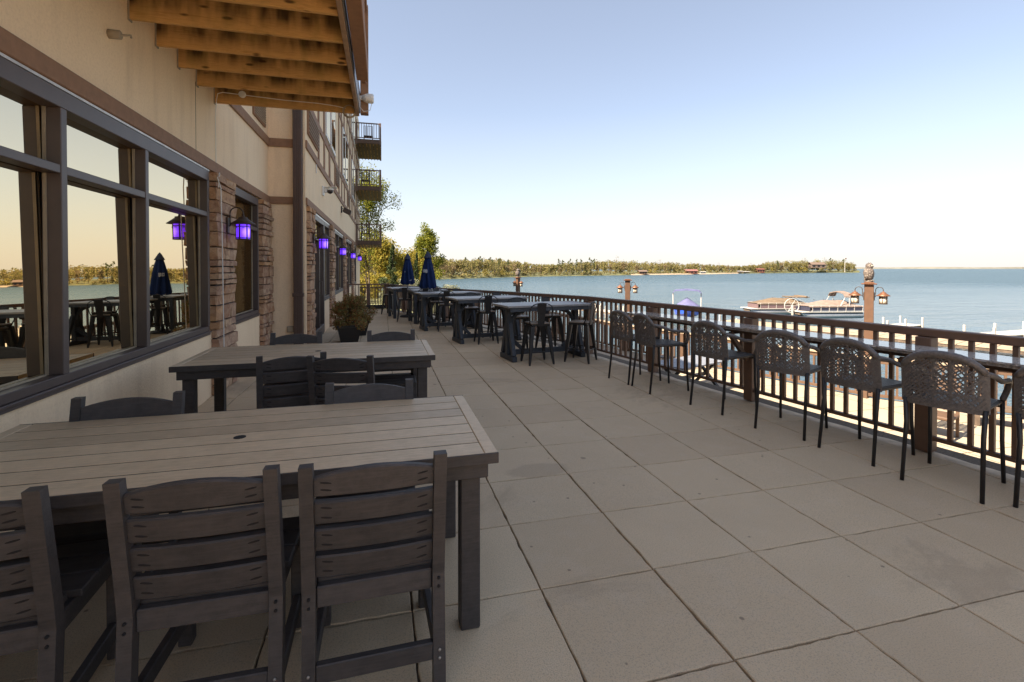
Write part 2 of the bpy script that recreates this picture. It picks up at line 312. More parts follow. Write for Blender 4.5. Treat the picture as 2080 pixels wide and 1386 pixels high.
# ------------------------------------------------------------------ mesh helpers
class MB:
    def __init__(s): s.v = []; s.f = []; s.mi = []; s.cur = 0
    def add(s, vs, fs):
        o = len(s.v); s.v += [tuple(x) for x in vs]; s.f += [tuple(i+o for i in f) for f in fs]; s.mi += [s.cur]*len(fs)
    def box(s, c, d, ch=0.0, rot=None):
        x, y, z = (q/2 for q in d); c = Vector(c)
        if ch <= 0:
            vs = [Vector((sx*x, sy*y, sz*z)) for sx in (-1, 1) for sy in (-1, 1) for sz in (-1, 1)]
            fs = [(0, 1, 3, 2), (4, 6, 7, 5), (0, 4, 5, 1), (2, 3, 7, 6), (0, 2, 6, 4), (1, 5, 7, 3)]
        else:
            ch = min(ch, x*.9, y*.9, z*.9); h = (x, y, z); key = {}; vs = []
            cs = [(a, b, e) for a in (-1, 1) for b in (-1, 1) for e in (-1, 1)]
            for q in cs:
                for a in range(3):
                    p = [q[i]*(h[i]-(0 if i == a else ch)) for i in range(3)]
                    key[q, a] = len(vs); vs.append(Vector(p))
            fs = []
            for a in range(3):
                o1, o2 = [i for i in range(3) if i != a]
                for sg in (-1, 1):
                    qs = []
                    for (u, w_) in ((-1, -1), (1, -1), (1, 1), (-1, 1)):
                        q = [0]*3; q[a] = sg; q[o1] = u; q[o2] = w_; qs.append(key[tuple(q), a])
                    fs.append(qs)
                for u in (-1, 1):
                    for w_ in (-1, 1):
                        q0 = [0]*3; q1 = [0]*3
                        q0[o1] = q1[o1] = u; q0[o2] = q1[o2] = w_; q0[a] = -1; q1[a] = 1
                        fs.append([key[tuple(q0), o1], key[tuple(q1), o1], key[tuple(q1), o2], key[tuple(q0), o2]])
            for q in cs: fs.append([key[q, 0], key[q, 1], key[q, 2]])
            ff = []
            for f in fs:
                n = (vs[f[1]]-vs[f[0]]).cross(vs[f[2]]-vs[f[0]]); m = sum((vs[i] for i in f), Vector())
                ff.append(tuple(f) if n.dot(m) > 0 else tuple(reversed(f)))
            fs = ff
        if rot is not None: vs = [rot @ v for v in vs]
        s.add([v+c for v in vs], fs); return s
    def bar(s, a, b, wd, th, ch=0.0, up=(0, 0, 1)):
        a = Vector(a); b = Vector(b); d = b-a; L = d.length; d.normalize(); u = Vector(up)
        if abs(d.dot(u)) > .98: u = Vector((0, 1, 0))
        y = u.cross(d).normalized(); z = d.cross(y)
        s.box((a+b)/2, (L, wd, th), ch, Matrix((d, y, z)).transposed()); return s
    def tube(s, pts, r, n=8, closed=False, cap=True):
        pts = [Vector(p) for p in pts]; m = len(pts); rs = r if isinstance(r, (list, tuple)) else [r]*m
        vs = []; fs = []; prev = None
        for i, p in enumerate(pts):
            if closed: t = pts[(i+1) % m]-pts[i-1]
            else: t = pts[min(i+1, m-1)]-pts[max(i-1, 0)]
            t.normalize()
            if prev is None:
                q = Vector((0, 0, 1)) if abs(t.z) < .9 else Vector((1, 0, 0)); nrm = t.cross(q).normalized()
            else: nrm = (prev - t*prev.dot(t)).normalized()
            prev = nrm; bn = t.cross(nrm)
            for j in range(n):
                a = 2*PI*j/n; vs.append(p+(nrm*math.cos(a)+bn*math.sin(a))*rs[i])
        for i in range(m if closed else m-1):
            for j in range(n):
                a = i*n+j; b = i*n+(j+1) % n; c = ((i+1) % m)*n+(j+1) % n; d = ((i+1) % m)*n+j
                fs.append((a, b, c, d))
        if cap and not closed: fs.append(tuple(reversed(range(n)))); fs.append(tuple(range((m-1)*n, m*n)))
        s.add(vs, fs); return s
    def lathe(s, prof, n=20, c=(0, 0, 0), sx=1, sy=1, a0=0):
        vs = []; fs = []; m = len(prof)
        for r, z in prof:
            for j in range(n):
                a = a0+2*PI*j/n; vs.append((c[0]+r*sx*math.cos(a), c[1]+r*sy*math.sin(a), c[2]+z))
        for i in range(m-1):
            for j in range(n): fs.append((i*n+j, i*n+(j+1) % n, (i+1)*n+(j+1) % n, (i+1)*n+j))
        fs.append(tuple(reversed(range(n)))); fs.append(tuple(range((m-1)*n, m*n))); s.add(vs, fs); return s
    def prism(s, poly, z0, z1):
        n = len(poly); vs = [(x, y, z0) for x, y in poly]+[(x, y, z1) for x, y in poly]
        fs = [tuple(reversed(range(n))), tuple(range(n, 2*n))]+[(i, (i+1) % n, n+(i+1) % n, n+i) for i in range(n)]
        s.add(vs, fs); return s
    def ext(s, prof, f0, f1):
        """profile points mapped by two functions into 3D, joined"""
        n = len(prof); vs = [f0(*p) for p in prof]+[f1(*p) for p in prof]
        s.add(vs, [tuple(reversed(range(n))), tuple(range(n, 2*n))]+[(i, (i+1) % n, n+(i+1) % n, n+i) for i in range(n)]); return s
    def mesh(s, name, mats, smooth=False):
        me = bpy.data.meshes.new(name); me.from_pydata(s.v, [], s.f)
        for m in (mats if isinstance(mats, (list, tuple)) else [mats]): me.materials.append(M[m])
        if any(s.mi): me.polygons.foreach_set('material_index', s.mi)
        if smooth: me.polygons.foreach_set('use_smooth', [True]*len(s.f))
        me.validate(); me.update(); return me
    def obj(s, name, mats, parent=None, smooth=False, loc=None):
        return put(name, s.mesh(name, mats, smooth), parent, loc)
def put(name, me, parent=None, loc=None, rot=None, scale=None):
    o = bpy.data.objects.new(name, me); COL.objects.link(o)
    if parent is not None: o.parent = parent
    if loc is not None: o.location = loc
    if rot is not None: o.rotation_euler = rot
    if scale is not None: o.scale = scale
    return o
def tag(o, label=None, cat=None, group=None, kind=None):
    for k, v in (('label', label), ('category', cat), ('group', group), ('kind', kind)):
        if v: o[k] = v
    return o
def empty(name, loc=(0, 0, 0), rz=0, label=None, cat=None, group=None):
    o = bpy.data.objects.new(name, None); COL.objects.link(o); o.location = loc; o.rotation_euler = (0, 0, rz)
    o.empty_display_size = 0.1
    return tag(o, label, cat, group)
KIDS = {}
def tree_copy(o, parent=None):
    c = o.copy(); COL.objects.link(c)
    if parent is not None: c.parent = parent
    for ch in list(o.children): tree_copy(ch, c)
    return c
def inst(proto, loc, rz=0, label=None, group=None, first=False):
    o = proto if first else tree_copy(proto)
    o.location = loc; o.rotation_euler = (0, 0, rz)
    if label: o['label'] = label
    if group: o['group'] = group
    return o
def rotz(a): return Matrix.Rotation(a, 3, 'Z')
def lerp(a, b, t): return a+(b-a)*t
# pixel of the photograph -> place, for laying out the far side of the lake (fixed places in the world afterwards)
def far(px, d, z=0.0):
    k = (px-1040)/F_PX; c, s_ = math.cos(YAW), math.sin(YAW)
    return Vector((d*(s_+k*c), d*(c-k*s_), z))

# ================================================================== SETTING: water, land
LAKE = -3.2
def sheet(name, pts, z, mat, kind='structure', zs=None):
    m = MB(); m.add([(p[0], p[1], (zs[i] if zs else z)) for i, p in enumerate(pts)], [tuple(range(len(pts)))])
    return tag(m.obj(name, mat), kind=kind)
m = MB(); xs = [-9000, -40, 0, 40, 120, 400, 1200, 12000]; ys = [-6000, 0, 60, 200, 600, 12000]
for i in range(len(xs)-1):
    for j in range(len(ys)-1):
        m.add([(xs[i], ys[j], LAKE), (xs[i+1], ys[j], LAKE), (xs[i+1], ys[j+1], LAKE), (xs[i], ys[j+1], LAKE)], [(0, 1, 2, 3)])
tag(m.obj('lake', 'lake_water'), kind='structure')
# rail line: straight along the counter, then bending towards the far end
RAIL = [(5.96, -6.0), (3.58, 8.15), (2.88, 10.9), (2.32, 12.7), (1.25, 15.6), (0.14, 19.05)]
def rail_x(y):
    for (x0, y0), (x1, y1) in zip(RAIL, RAIL[1:]):
        if y <= y1: return lerp(x0, x1, (y-y0)/(y1-y0))
    return RAIL[-1][0]
FENCE = [(17.5, 1.6), (12.85, 7.5), (11.4, 9.2), (8.98, 16.8), (7.5, 27.0), (6.6, 34)]
LOW = -1.6
# lower terrace (two steps down) and the bank to the water
m = MB(); poly = [(6.2, -6), (22, -4)]+FENCE+[(0.3, 34), (0.3, 19.2)]+[(x+.25, y) for x, y in reversed(RAIL[:-1])]
m.prism(poly, LOW-.35, LOW); tag(m.obj('lower_terrace', 'lower_concrete'), kind='structure')
m = MB(); edge = [(24, -6)]+FENCE+[(6.0, 44), (5.5, 56), (8, 66), (-2, 74), (-30, 80), (-90, 110)]
out = [(27, -6), (20.5, 3.2), (14.9, 9.2), (13.2, 10.6), (10.9, 17.4), (9.6, 27.6), (9, 35), (9.5, 45), (9.5, 57), (12, 68), (2, 80), (-28, 92), (-90, 130)]
for (a, b, c, d) in zip(edge, edge[1:], out[1:], out):
    m.add([(*a, LOW-.05), (*b, LOW-.05), (*c, LAKE-.3), (*d, LAKE-.3)], [(0, 1, 2, 3)])
tag(m.obj('bank', 'sand'), kind='structure')
m = MB(); poly = [(-1.4, 34.02), (6.58, 34.02)]+edge[6:]+[(-200, 110), (-200, 30), (-14, 30), (-14, 34)]
m.prism(poly, LAKE-.4, LOW-.06); tag(m.obj('lawn', 'grass'), kind='structure')

# ================================================================== SETTING: patio of square pavers
m = MB(); poly = [(-2.05, -6), (6.2, -6)]+[(x+.25, y) for x, y in RAIL[1:]]+[(-1.42, 19.2), (-1.42, 9.6), (-2.05, 9.6)]
m.prism(poly, LOW-.3, -.016); base = tag(m.obj('patio', 'joint_dirt'), kind='structure')
def clip(poly, a, b):          # keep the part left of a->b
    out = []; f = lambda p: (b[0]-a[0])*(p[1]-a[1])-(b[1]-a[1])*(p[0]-a[0])
    for i, p in enumerate(poly):
        q = poly[(i+1) % len(poly)]; fp, fq = f(p), f(q)
        if fp >= 0: out.append(p)
        if fp*fq < 0: t = fp/(fp-fq); out.append((lerp(p[0], q[0], t), lerp(p[1], q[1], t)))
    return out
def paver_mesh(poly, chips=True):
    rng = random.Random(int(poly[0][0]*977+poly[0][1]*331)); pts = []
    n = len(poly)
    for i, p in enumerate(poly):
        q = poly[(i+1) % n]; L = math.hypot(q[0]-p[0], q[1]-p[1]); k = max(1, int(L/.05))
        nx, ny = -(q[1]-p[1])/max(L, 1e-6), (q[0]-p[0])/max(L, 1e-6)
        for j in range(k):
            t = j/k; d = (abs(rng.gauss(0, .0016)) if rng.random() < .8 else rng.uniform(.003, .0075)) if j else .002
            pts.append((lerp(p[0], q[0], t)+nx*d, lerp(p[1], q[1], t)+ny*d))
    m = MB(); z = rng.uniform(-.0018, .0018); m2 = len(pts); cx = sum(p[0] for p in pts)/m2; cy = sum(p[1] for p in pts)/m2
    inn = []
    for p in pts:
        dx, dy = cx-p[0], cy-p[1]; L = math.hypot(dx, dy); inn.append((p[0]+dx/L*.004, p[1]+dy/L*.004))
    vs = [(x, y, z) for x, y in inn]+[(x, y, z-.004) for x, y in pts]+[(x, y, -.03) for x, y in pts]
    fs = [tuple(range(m2))]+[(i+m2, (i+1) % m2+m2, (i+1) % m2, i) for i in range(m2)]+[(i+2*m2, (i+1) % m2+2*m2, (i+1) % m2+m2, i+m2) for i in range(m2)]
    m.add(vs, fs); return m
TX, TY, X0, Y0 = .605, .5985, .727-6*.605, 1.612-5*.5985
for j in range(0, 36):
    for i in range(0, 16):
        x, y = X0+i*TX, Y0+j*TY; g = .0024
        p = [(x+g, y+g), (x+TX-g, y+g), (x+TX-g, y+TY-g), (x+g, y+TY-g)]
        wx = -2.0 if y < 9.5 else -1.37
        p = clip(p, (wx, 100), (wx, -100)); 
        if not p: continue
        ra, rb = [(a, b) for a, b in zip(RAIL, RAIL[1:]) if a[1] <= y+TY/2][-1]
        o = .10
        p = clip(p, (ra[0]-o, ra[1]), (rb[0]-o, rb[1]))
        if p: p = clip(p, (10, 19.1), (-10, 19.1))
        if len(p) < 3: continue
        ar = abs(sum(p[k][0]*p[(k+1) % len(p)][1]-p[(k+1) % len(p)][0]*p[k][1] for k in range(len(p))))/2
        if ar < .004: continue
        paver_mesh(p).obj('paver', 'paver_concrete', base)
m = MB(); rng = random.Random(4)
for (a, b) in zip(RAIL, RAIL[1:]):
    n = max(2, int(math.hypot(b[0]-a[0], b[1]-a[1])/.12)); rows = []
    for k in range(n+1):
        t = k/n; x, y = lerp(a[0], b[0], t), lerp(a[1], b[1], t); e = rng.uniform(-.008, .008)
        rows.append([(x-.094+e*.2, y, -.014), (x-.092+e*.2, y, -.006), (x+.05+e, y, -.012+e*.4), (x+.10+3*e, y, -.05), (x+.26, y, -.055), (x+.26, y, LOW)])
    for r0, r1 in zip(rows, rows[1:]):
        for c in range(5): m.add([r0[c], r0[c+1], r1[c+1], r1[c]], [(0, 1, 2, 3)])
tag(m.obj('kerb', 'kerb_concrete'), kind='structure')
m = MB(); m.prism([(3.99, 2.05), (4.28, 1.93), (4.36, 2.14), (4.08, 2.27)], -.012, .0045); tag(m.obj('pavement_patch', 'kerb_concrete'), kind='structure')

m = MB(); m.prism([(-14, -18), (6.4, -18), (5.85, -5.9), (5.14, -1.43), (-2.05, -1.43), (-14, -1.43)], -.3, -.003); tag(m.obj('bounce_terrace', 'paver_concrete'), kind='structure')  # unseen paving added behind the camera to bounce sun onto walls and furniture

# ================================================================== BUILDING
bld = empty('hotel_building', (-2, 0, 0), 0, 'tan stucco hotel with brown timber bands, stone piers and bronze windows beside the patio', 'building')
OFF = Vector((2, 0, 0))
def bput(m, name, mats, parent=None, smooth=False):
    """children of the building are written in world places; its origin stands at x=-2"""
    m.v = [(x+2, y, z) for x, y, z in m.v] if parent is None else m.v
    return m.obj(name, mats, parent if parent is not None else bld, smooth)
def bpart(m, name, mats, parent, smooth=False):     # sub-part in the same frame as its part
    m.v = [(x+2, y, z) for x, y, z in m.v]; return m.obj(name, mats, parent, smooth)
W1, W2, YC, YEND = -2.0, -1.37, 9.637, 31.0
SILL, HEAD = .797, 2.70
def bx(m, x0, x1, y0, y1, z0, z1, ch=0): m.box(((x0+x1)/2, (y0+y1)/2, (z0+z1)/2), (x1-x0, y1-y0, z1-z0), ch); return m
# near wing walls, ended short out of view to let sun onto the paving
m = MB(); bx(m, -2.3, W1, -1.3, 9.637, 0-.3, SILL-.022); bput(m, 'wall', 'stucco')
m = MB(); bx(m, -2.3, W1, -1.3, 9.637, 2.705, 9.5); bput(m, 'wall', 'stucco')
m = MB(); bx(m, -14, -2.62, -1.3, 9.637, -.3, 9.5); bput(m, 'interior_core', 'interior')
m = MB(); bx(m, -2.62, W1-.002, -1.3, .235, SILL-.02, 2.704); bput(m, 'wall', 'stucco')
m = MB(); bx(m, -2.3, -2.02, 8.87, 9.637, SILL-.02, 2.704); bput(m, 'wall', 'stucco')
m = MB(); bx(m, -2.3, -2.02, 6.52, 7.43, SILL-.02, 2.704); bput(m, 'wall', 'stucco')
# recess return wall and far wing
m = MB(); bx(m, -14, W2, YC, 10.62, -.3, 2.705); bput(m, 'wall', 'stucco')
m = MB(); bx(m, -14, W2, YC, YEND, 2.706, 10.2); bput(m, 'wall', 'stucco')
m = MB(); bx(m, -14, -1.72, 10.62, YEND, -2.0, 2.7); bput(m, 'interior_core', 'interior')
# timber bands (proud of the stucco, wrapped round the recess)
def band(z0, z1, y0, pr=.03):
    m = MB(); bx(m, W1+.001, W1+pr, y0, YC-pr, z0, z1, .006); bput(m, 'trim_band', 'trim')
    m = MB(); bx(m, W1+.001, W2+pr, YC-pr, YC-.001, z0, z1, .006); bput(m, 'trim_band', 'trim')
    m = MB(); bx(m, W2+.001, W2+pr, YC-.0005, YEND, z0, z1, .006); bput(m, 'trim_band', 'trim')
band(2.703, 2.835, -1.3); band(3.735, 3.885, 6.9)
m = MB(); bx(m, W1+.001, W1+.016, .25, 6.5, 2.684, 2.702); bput(m, 'flashing', 'flashing')
m = MB()
for z in (2.84,): pass
bx(m, W1+.0005, W1+.0025, 6.12, 6.126, 2.84, 3.6); bput(m, 'wall_joint', 'slot')

def window(cells, z0, z1, xw, trans=None, glass='reflective_glass', fr=.06, dep=.095, tilt=0.0, sill=True, name='window', blind=False):
    """one frame with mullions; each pane is a sub-part.  cells: list of (y0,y1) clear spans"""
    m = MB(); xo = xw+.012; xi = xw-dep
    ya, yb = cells[0][0]-fr, cells[-1][1]+fr
    bx(m, xi, xo, ya, yb, z1-.115, z1, .004); bx(m, xi, xo-.002, ya, yb, z0, z0+.058, .004)
    e = [ya]+[c for cc in cells for c in cc]+[yb]
    for k in range(0, len(e), 2): bx(m, xi, xo+.001, e[k], e[k+1], z0+.0585, z1-.1155, .004)
    if trans:
        for c in cells: bx(m, xi, xo-.003, c[0]+.001, c[1]-.001, trans-.028, trans+.028, .004)
    fo = bput(m, name, 'frame')
    b = MB()
    for c in cells:
        rows = [(z0+.0585, trans-.028), (trans+.028, z1-.1155)] if trans else [(z0+.0585, z1-.1155)]
        for (a, d) in rows:
            p = MB(); h = d-a; k = math.tan(tilt)*h
            y0, y1 = c[0]-.004, c[1]+.004; x = xi+.010
            p.add([(x, y0, a-.004), (x, y1, a-.004), (x+k, y1, d+.004), (x+k, y0, d+.004), (x-.006, y0, a-.004), (x-.006, y1, a-.004), (x+k-.006, y1, d+.004), (x+k-.006, y0, d+.004)],
                  [(0, 1, 2, 3), (7, 6, 5, 4), (0, 4, 5, 1), (1, 5, 6, 2), (2, 6, 7, 3), (3, 7, 4, 0)])
            bpart(p, 'pane', glass, fo)
            bx(b, xi+.012, xi+.030, c[1]-.011, c[1]-.002, a+.002, d-.002); bx(b, xi+.012, xi+.030, c[0]+.002, c[1]-.022, a+.001, a+.012)
    bpart(b, 'glazing_bead', 'bead', fo)
    if blind:
        p = MB(); bx(p, xi-.10, xi-.095, ya+.02, yb-.02, z0, z1); bpart(p, 'blind', 'blind', fo)
    if sill:
        p = MB(); bx(p, xw-.05, xw+.030, ya, yb, z0-.020, z0-.001, .004); bx(p, xw-.02, xw+.018, ya, yb, z0-.046, z0-.021, .004); bpart(p, 'sill', 'frame', fo)
    return fo
cells = [(.30, 1.42), (1.48, 2.58), (2.64, 3.757), (3.819, 4.903), (4.963, 6.44)]
window(cells, SILL, 2.683, W1, 2.174, tilt=R(-0.75))
window([(7.46, 8.80)], SILL, 2.683, W1, 2.174, glass='clear_glass', blind=True)

# stone piers: each ledge stone is a piece of its own
def pier(y0, y1, x0, proj, z0, z1, seed, end=True):
    rng = random.Random(seed)
    m = MB(); bx(m, x0-.25, x0+proj-.035, y0+.03, y1-.03, z0, z1); core = bput(m, 'stone_pier', 'mortar')
    z = z0+.004
    while z < z1-.03:
        h = min(rng.choice((.065, .08, .10, .125, .155, .19)), z1-z-.004)
        if z1-z-h < .05: h = z1-z-.006
        cuts = [y0]; n = rng.choice((1, 2, 2, 3) if y1-y0 > .45 else (1, 1, 2))
        for q in range(1, n): cuts.append(lerp(y0, y1, (q+rng.uniform(-.22, .22))/n))
        cuts.append(y1)
        for k in range(n):
            a, b = cuts[k]+.006, cuts[k+1]-.006; pr = proj+rng.uniform(-.018, .022)
            if k == 0: a -= rng.uniform(-.005, .022)
            if k == n-1: b += rng.uniform(-.005, .022)
            s = MB(); dx = .20
            s.box((x0+pr-dx/2, (a+b)/2, z+h/2), (dx, b-a, h-.014), .006)
            j = random.Random(seed*100+len(KIDS)); KIDS[len(KIDS)] = 1
            s.v = [(x+j.uniform(-.013, .013)*(x > x0), y+j.uniform(-.009, .009), zz+j.uniform(-.006, .006)) for x, y, zz in s.v]
            bpart(s, 'stone', 'ledge_stone', core)
        z += h
pier(6.58, 7.36, W1, .075, 0, 2.70, 11)
pier(8.93, 9.60, W1, .075, 0, 2.70, 12)
PIERS = [(9.68, 10.36), (13.6, 14.5), (18.1, 19.1), (22.7, 23.9)]
for i, (a, b) in enumerate(PIERS): pier(a, b, W2, .07, 0, 2.70, 20+i)
# far wing ground floor: glazed door, then window bays with low stucco walls
m = MB()
for (a, b) in ((12.42, 13.6), (14.5, 18.1), (19.1, 22.7), (23.9, YEND)): bx(m, -1.72, W2, a, b, -.3, .80)
pass; bput(m, 'wall', 'stucco'); m = MB(); bx(m, -1.72, W2, 26.6, YEND, .801, 2.7); bput(m, 'wall', 'stucco')
window([(12.5, 13.52)], .80, 2.68, W2, 2.2, fr=.05); window([(14.58, 16.28), (16.34, 18.02)], .80, 2.68, W2, 2.2, fr=.05)
window([(19.18, 20.88), (20.94, 22.62)], .80, 2.68, W2, 2.2, fr=.05); window([(23.98, 26.5)], .80, 2.68, W2, 2.2, fr=.05)
m = MB(); xi, xo = W2-.09, W2+.012
bx(m, xi, xo, 10.66, 10.75, .02, 2.66, .004); bx(m, xi, xo, 12.30, 12.41, .02, 2.66, .004); bx(m, xi, xo, 10.7505, 12.2995, 2.55, 2.66, .004)
bx(m, xi, xo, 10.7505, 12.2995, .02, .22, .004); bx(m, xi, xo-.003, 10.7505, 12.2995, 2.14, 2.20, .004); bx(m, xi, xo-.002, 11.50, 11.57, .2205, 2.1395, .004)
dr = bput(m, 'door', 'frame')
for (a, b, c, d) in ((10.75, 11.5, .22, 2.14), (11.57, 12.3, .22, 2.14), (10.75, 12.3, 2.2, 2.55)):
    p = MB(); bx(p, xi+.012, xi+.020, a, b, c, d); bpart(p, 'pane', 'reflective_glass', dr)
p = MB(); p.tube([(xo, 11.42, .95), (xo+.06, 11.42, .95), (xo+.06, 11.42, 1.25), (xo, 11.42, 1.25)], .012, 6); bpart(p, 'handle', 'frame', dr)
m = MB(); bx(m, W2+.013, W2+.02, 10.7, 26.5, 2.645, 2.682); bput(m, 'flashing', 'flashing')
# downpipe on the corner of the recess
m = MB(); bx(m, W2-.20, W2-.04, YC-.135, YC-.032, -.02, 9.5, .012); dp = bput(m, 'downpipe', 'pipe')
for y in (-.03, .0, .03):
    m = MB(); bx(m, W2-.125+y-.006, W2-.125+y+.006, YC-.141, YC-.1345, 0, 9.5); bpart(m, 'rib', 'pipe', dp)
m = MB(); bx(m, W2-.215, W2-.025, YC-.145, YC-.030, 1.02, 1.09, .006); bpart(m, 'joint_collar', 'pipe', dp)
m = MB(); bx(m, W2-.038, W2-.001, YC-.06, YC-.001, 0, 9.4); bput(m, 'corner_trim', 'stucco')
# half-timbering of the upper floors on the far wing
m = MB(); bx(m, W2+.001, W2+.028, YC, YEND, 4.56, 4.70, .005); bput(m, 'timber', 'trim')
m = MB(); bx(m, W2+.001, W2+.028, YC, YEND, 6.48, 6.62, .005); bput(m, 'timber', 'trim')
m = MB(); bx(m, W2+.001, W2+.028, YC, YEND, 7.4, 7.54, .005); bput(m, 'timber', 'trim')
period = 5.1
for k in range(4):
    y0 = 11.35+k*period
    for dy, wd, zb in ((0, .17, 3.886), (1.05, .17, 3.886), (2.2, .26, 3.886), (3.7, .17, 3.886)):
        if y0+dy > YEND-.3: continue
        for za, zc in ((zb, 4.559), (4.701, 6.479), (6.621, 7.399), (7.541, 9.6)):
            m = MB(); bx(m, W2+.001, W2+.025, y0+dy, y0+dy+wd, za, zc, .004); bput(m, 'timber', 'trim')
    for (a, b) in ((y0+1.27, y0+2.15), (y0+2.5, y0+3.6)):
        for za, zc in ((4.75, 6.4), (7.6, 9.2)):
            m = MB(); bx(m, W2+.001, W2+.05, a, b, za, zc); wd_ = bput(m, 'upper_window', 'white_plastic')
            m = MB(); bx(m, W2+.046, W2+.053, a+.07, b-.07, za+.07, zc-.07); bpart(m, 'pane', 'reflective_glass', wd_)
    if y0-1.6 < YEND-2:
        a, b = (9.8 if k == 0 else y0-1.3), (11.25 if k == 0 else y0-.15)
        m = MB(); bx(m, W2+.001, W2+.035, a, b, 4.05, 4.545, .004); lv = bput(m, 'vent_louver', 'trim')
        for q in range(12):
            m = MB(); m.box((W2+.041, (a+b)/2, 4.09+q*.038), (.016, b-a-.06, .012)); bpart(m, 'slat', 'bead' if q % 2 else 'trim', lv)
m = MB(); bx(m, W1+.001, W1+.03, 8.55, 9.35, 3.99, 4.55, .004); lv = bput(m, 'vent_louver', 'trim')
for q in range(12):
    m = MB(); m.box((W1+.036, 8.95, 4.03+q*.042), (.014, .74, .014)); bpart(m, 'slat', 'bead', lv)

# timber deck overhead: joists, boards, rim, railing posts
dk = MB(); 
deck = empty('balcony_deck'); deck.parent = bld
def dput(m, name, mat): m.v = [(x+2, y, z) for x, y, z in m.v]; return m.obj(name, mat, deck)
XO = -.30
jy = [6.73, 6.14, 5.63, 5.14, 4.65, 4.15, 3.65, 3.15, 2.65, 2.15, 1.65, 1.15]
for i, y in enumerate(jy):
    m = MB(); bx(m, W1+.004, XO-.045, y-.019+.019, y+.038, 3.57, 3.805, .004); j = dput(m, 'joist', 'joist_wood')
    m = MB(); bx(m, W1+.002, W1+.012, y-.012, y+.05, 3.555, 3.80, .002); bpart(m, 'caulk_seam', 'blind', j)
k = 0; x = W1+.02
while x < XO+.02:
    m = MB(); bx(m, x, x+.134, .6, 6.80, 3.8065, 3.832, .004); dput(m, 'deck_board', 'deck_wood'); x += .142
m = MB(); bx(m, XO-.042, XO, .6, 6.82, 3.56, 3.80, .004); dput(m, 'rim_joist', 'rim_wood')
m = MB(); bx(m, XO+.001, XO+.012, .6, 6.82, 3.60, 3.832); dput(m, 'fascia', 'grey_metal')
m = MB(); bx(m, XO+.03, XO+.15, 1.0, 5.55, 3.57, 3.72, .006); dput(m, 'outer_beam', 'trim')
for y in (6.62, 5.1, 3.5, 1.9):
    m = MB(); bx(m, XO+.020, XO+.12, y, y+.12, 3.725 if y < 6 else 3.55, 4.95, .006); dput(m, 'rail_post', 'trim')
m = MB(); bx(m, XO+.03, XO+.11, .6, 6.61, 4.86, 4.94, .006); dput(m, 'top_rail', 'trim')
m = MB(); bx(m, XO+.05, XO+.09, .6, 6.61, 3.93, 3.97, .004); dput(m, 'bottom_rail', 'trim')
me = None
for q in range(46):
    if me is None: mm = MB(); mm.box((0, 0, 0), (.035, .035, .885), .003); me = mm.mesh('baluster', 'trim')
    o = put('baluster', me, deck, (XO+.07+2, .7+q*.128, 4.414))
# stacked balconies at the far end
def balcony(z0, y0, y1, x1, hrail):
    b = empty('balcony'); b.parent = bld
    def p(m, name, mat): m.v = [(x+2, y, z) for x, y, z in m.v]; return m.obj(name, mat, b)
    m = MB(); bx(m, W2+.002, x1, y0, y1, z0, z0+.20, .01); bx(m, W2+.002, x1-.04, y0+.04, y1-.04, z0+.2005, z0+.23); p(m, 'floor_frame', 'fence_brown')
    for q in range(8):
        m = MB(); x = W2+.02+q*(x1-W2-.06)/7; bx(m, x, x+.04, y0+.05, y1-.05, z0-.05, z0-.001); p(m, 'joist', 'joist_wood')
    zt = z0+.23+hrail
    m = MB(); bx(m, W2+.03, x1+.01, y0-.01, y0+.05, zt-.05, zt); bx(m, x1-.05, x1+.01, y0+.0505, y1, zt-.05, zt); bx(m, W2+.03, x1, y0, y0+.04, z0+.27, z0+.31); p(m, 'top_rail', 'rail_brown')
    for (x, y) in ((x1-.035, y0+.01), (x1-.035, y1-.06), (W2+.06, y0+.01)):
        m = MB(); bx(m, x-.04, x+.05, y-.015, y+.075, z0-.05, zt+.02); p(m, 'rail_post', 'rail_brown')
    mm = MB(); mm.box((0, 0, 0), (.028, .028, hrail-.10)); me = mm.mesh('baluster', 'rail_brown')
    for q in range(9): put('baluster', me, b, (W2+.2+q*(x1-W2-.3)/8+2, y0+.02, z0+.31+(hrail-.1)/2))
    for q in range(24): put('baluster', me, b, (x1-.02+2, y0+.2+q*(y1-y0-.3)/23, z0+.31+(hrail-.1)/2))
for z, hr in ((2.75, .83), (5.55, .83), (7.95, .83)): balcony(z, 26.2, 30.0, -.10, hr)
# chairs left on the balconies
def bal_chair(z, y, x, lab):
    m = MB(); m.tube([(-.22, -.2, 0), (-.22, -.2, .42), (-.22, -.32, .9), (.22, -.32, .9), (.22, -.2, .42), (.22, -.2, 0)], .022, 6); m.box((0, 0, .42), (.46, .44, .03)); m.tube([(-.22, .2, 0), (-.22, .2, .42)], .02, 6); m.tube([(.22, .2, 0), (.22, .2, .42)], .02, 6)
    for q in range(4): m.box((-.15+q*.1, -.27, .65), (.03, .02, .46))
    tag(m.obj('balcony_chair', 'black_metal', None, loc=(x, y, z)), lab, 'chair', 'chairs on the balconies')
bal_chair(8.18, 27.4, -.75, 'dark wire chair on the top balcony at the far end of the building')
bal_chair(5.78, 27.2, -.9, 'dark chair on the middle balcony of the far stack')
bal_chair(2.98, 27.2, -.9, 'dark chair on the lowest balcony of the far stack')

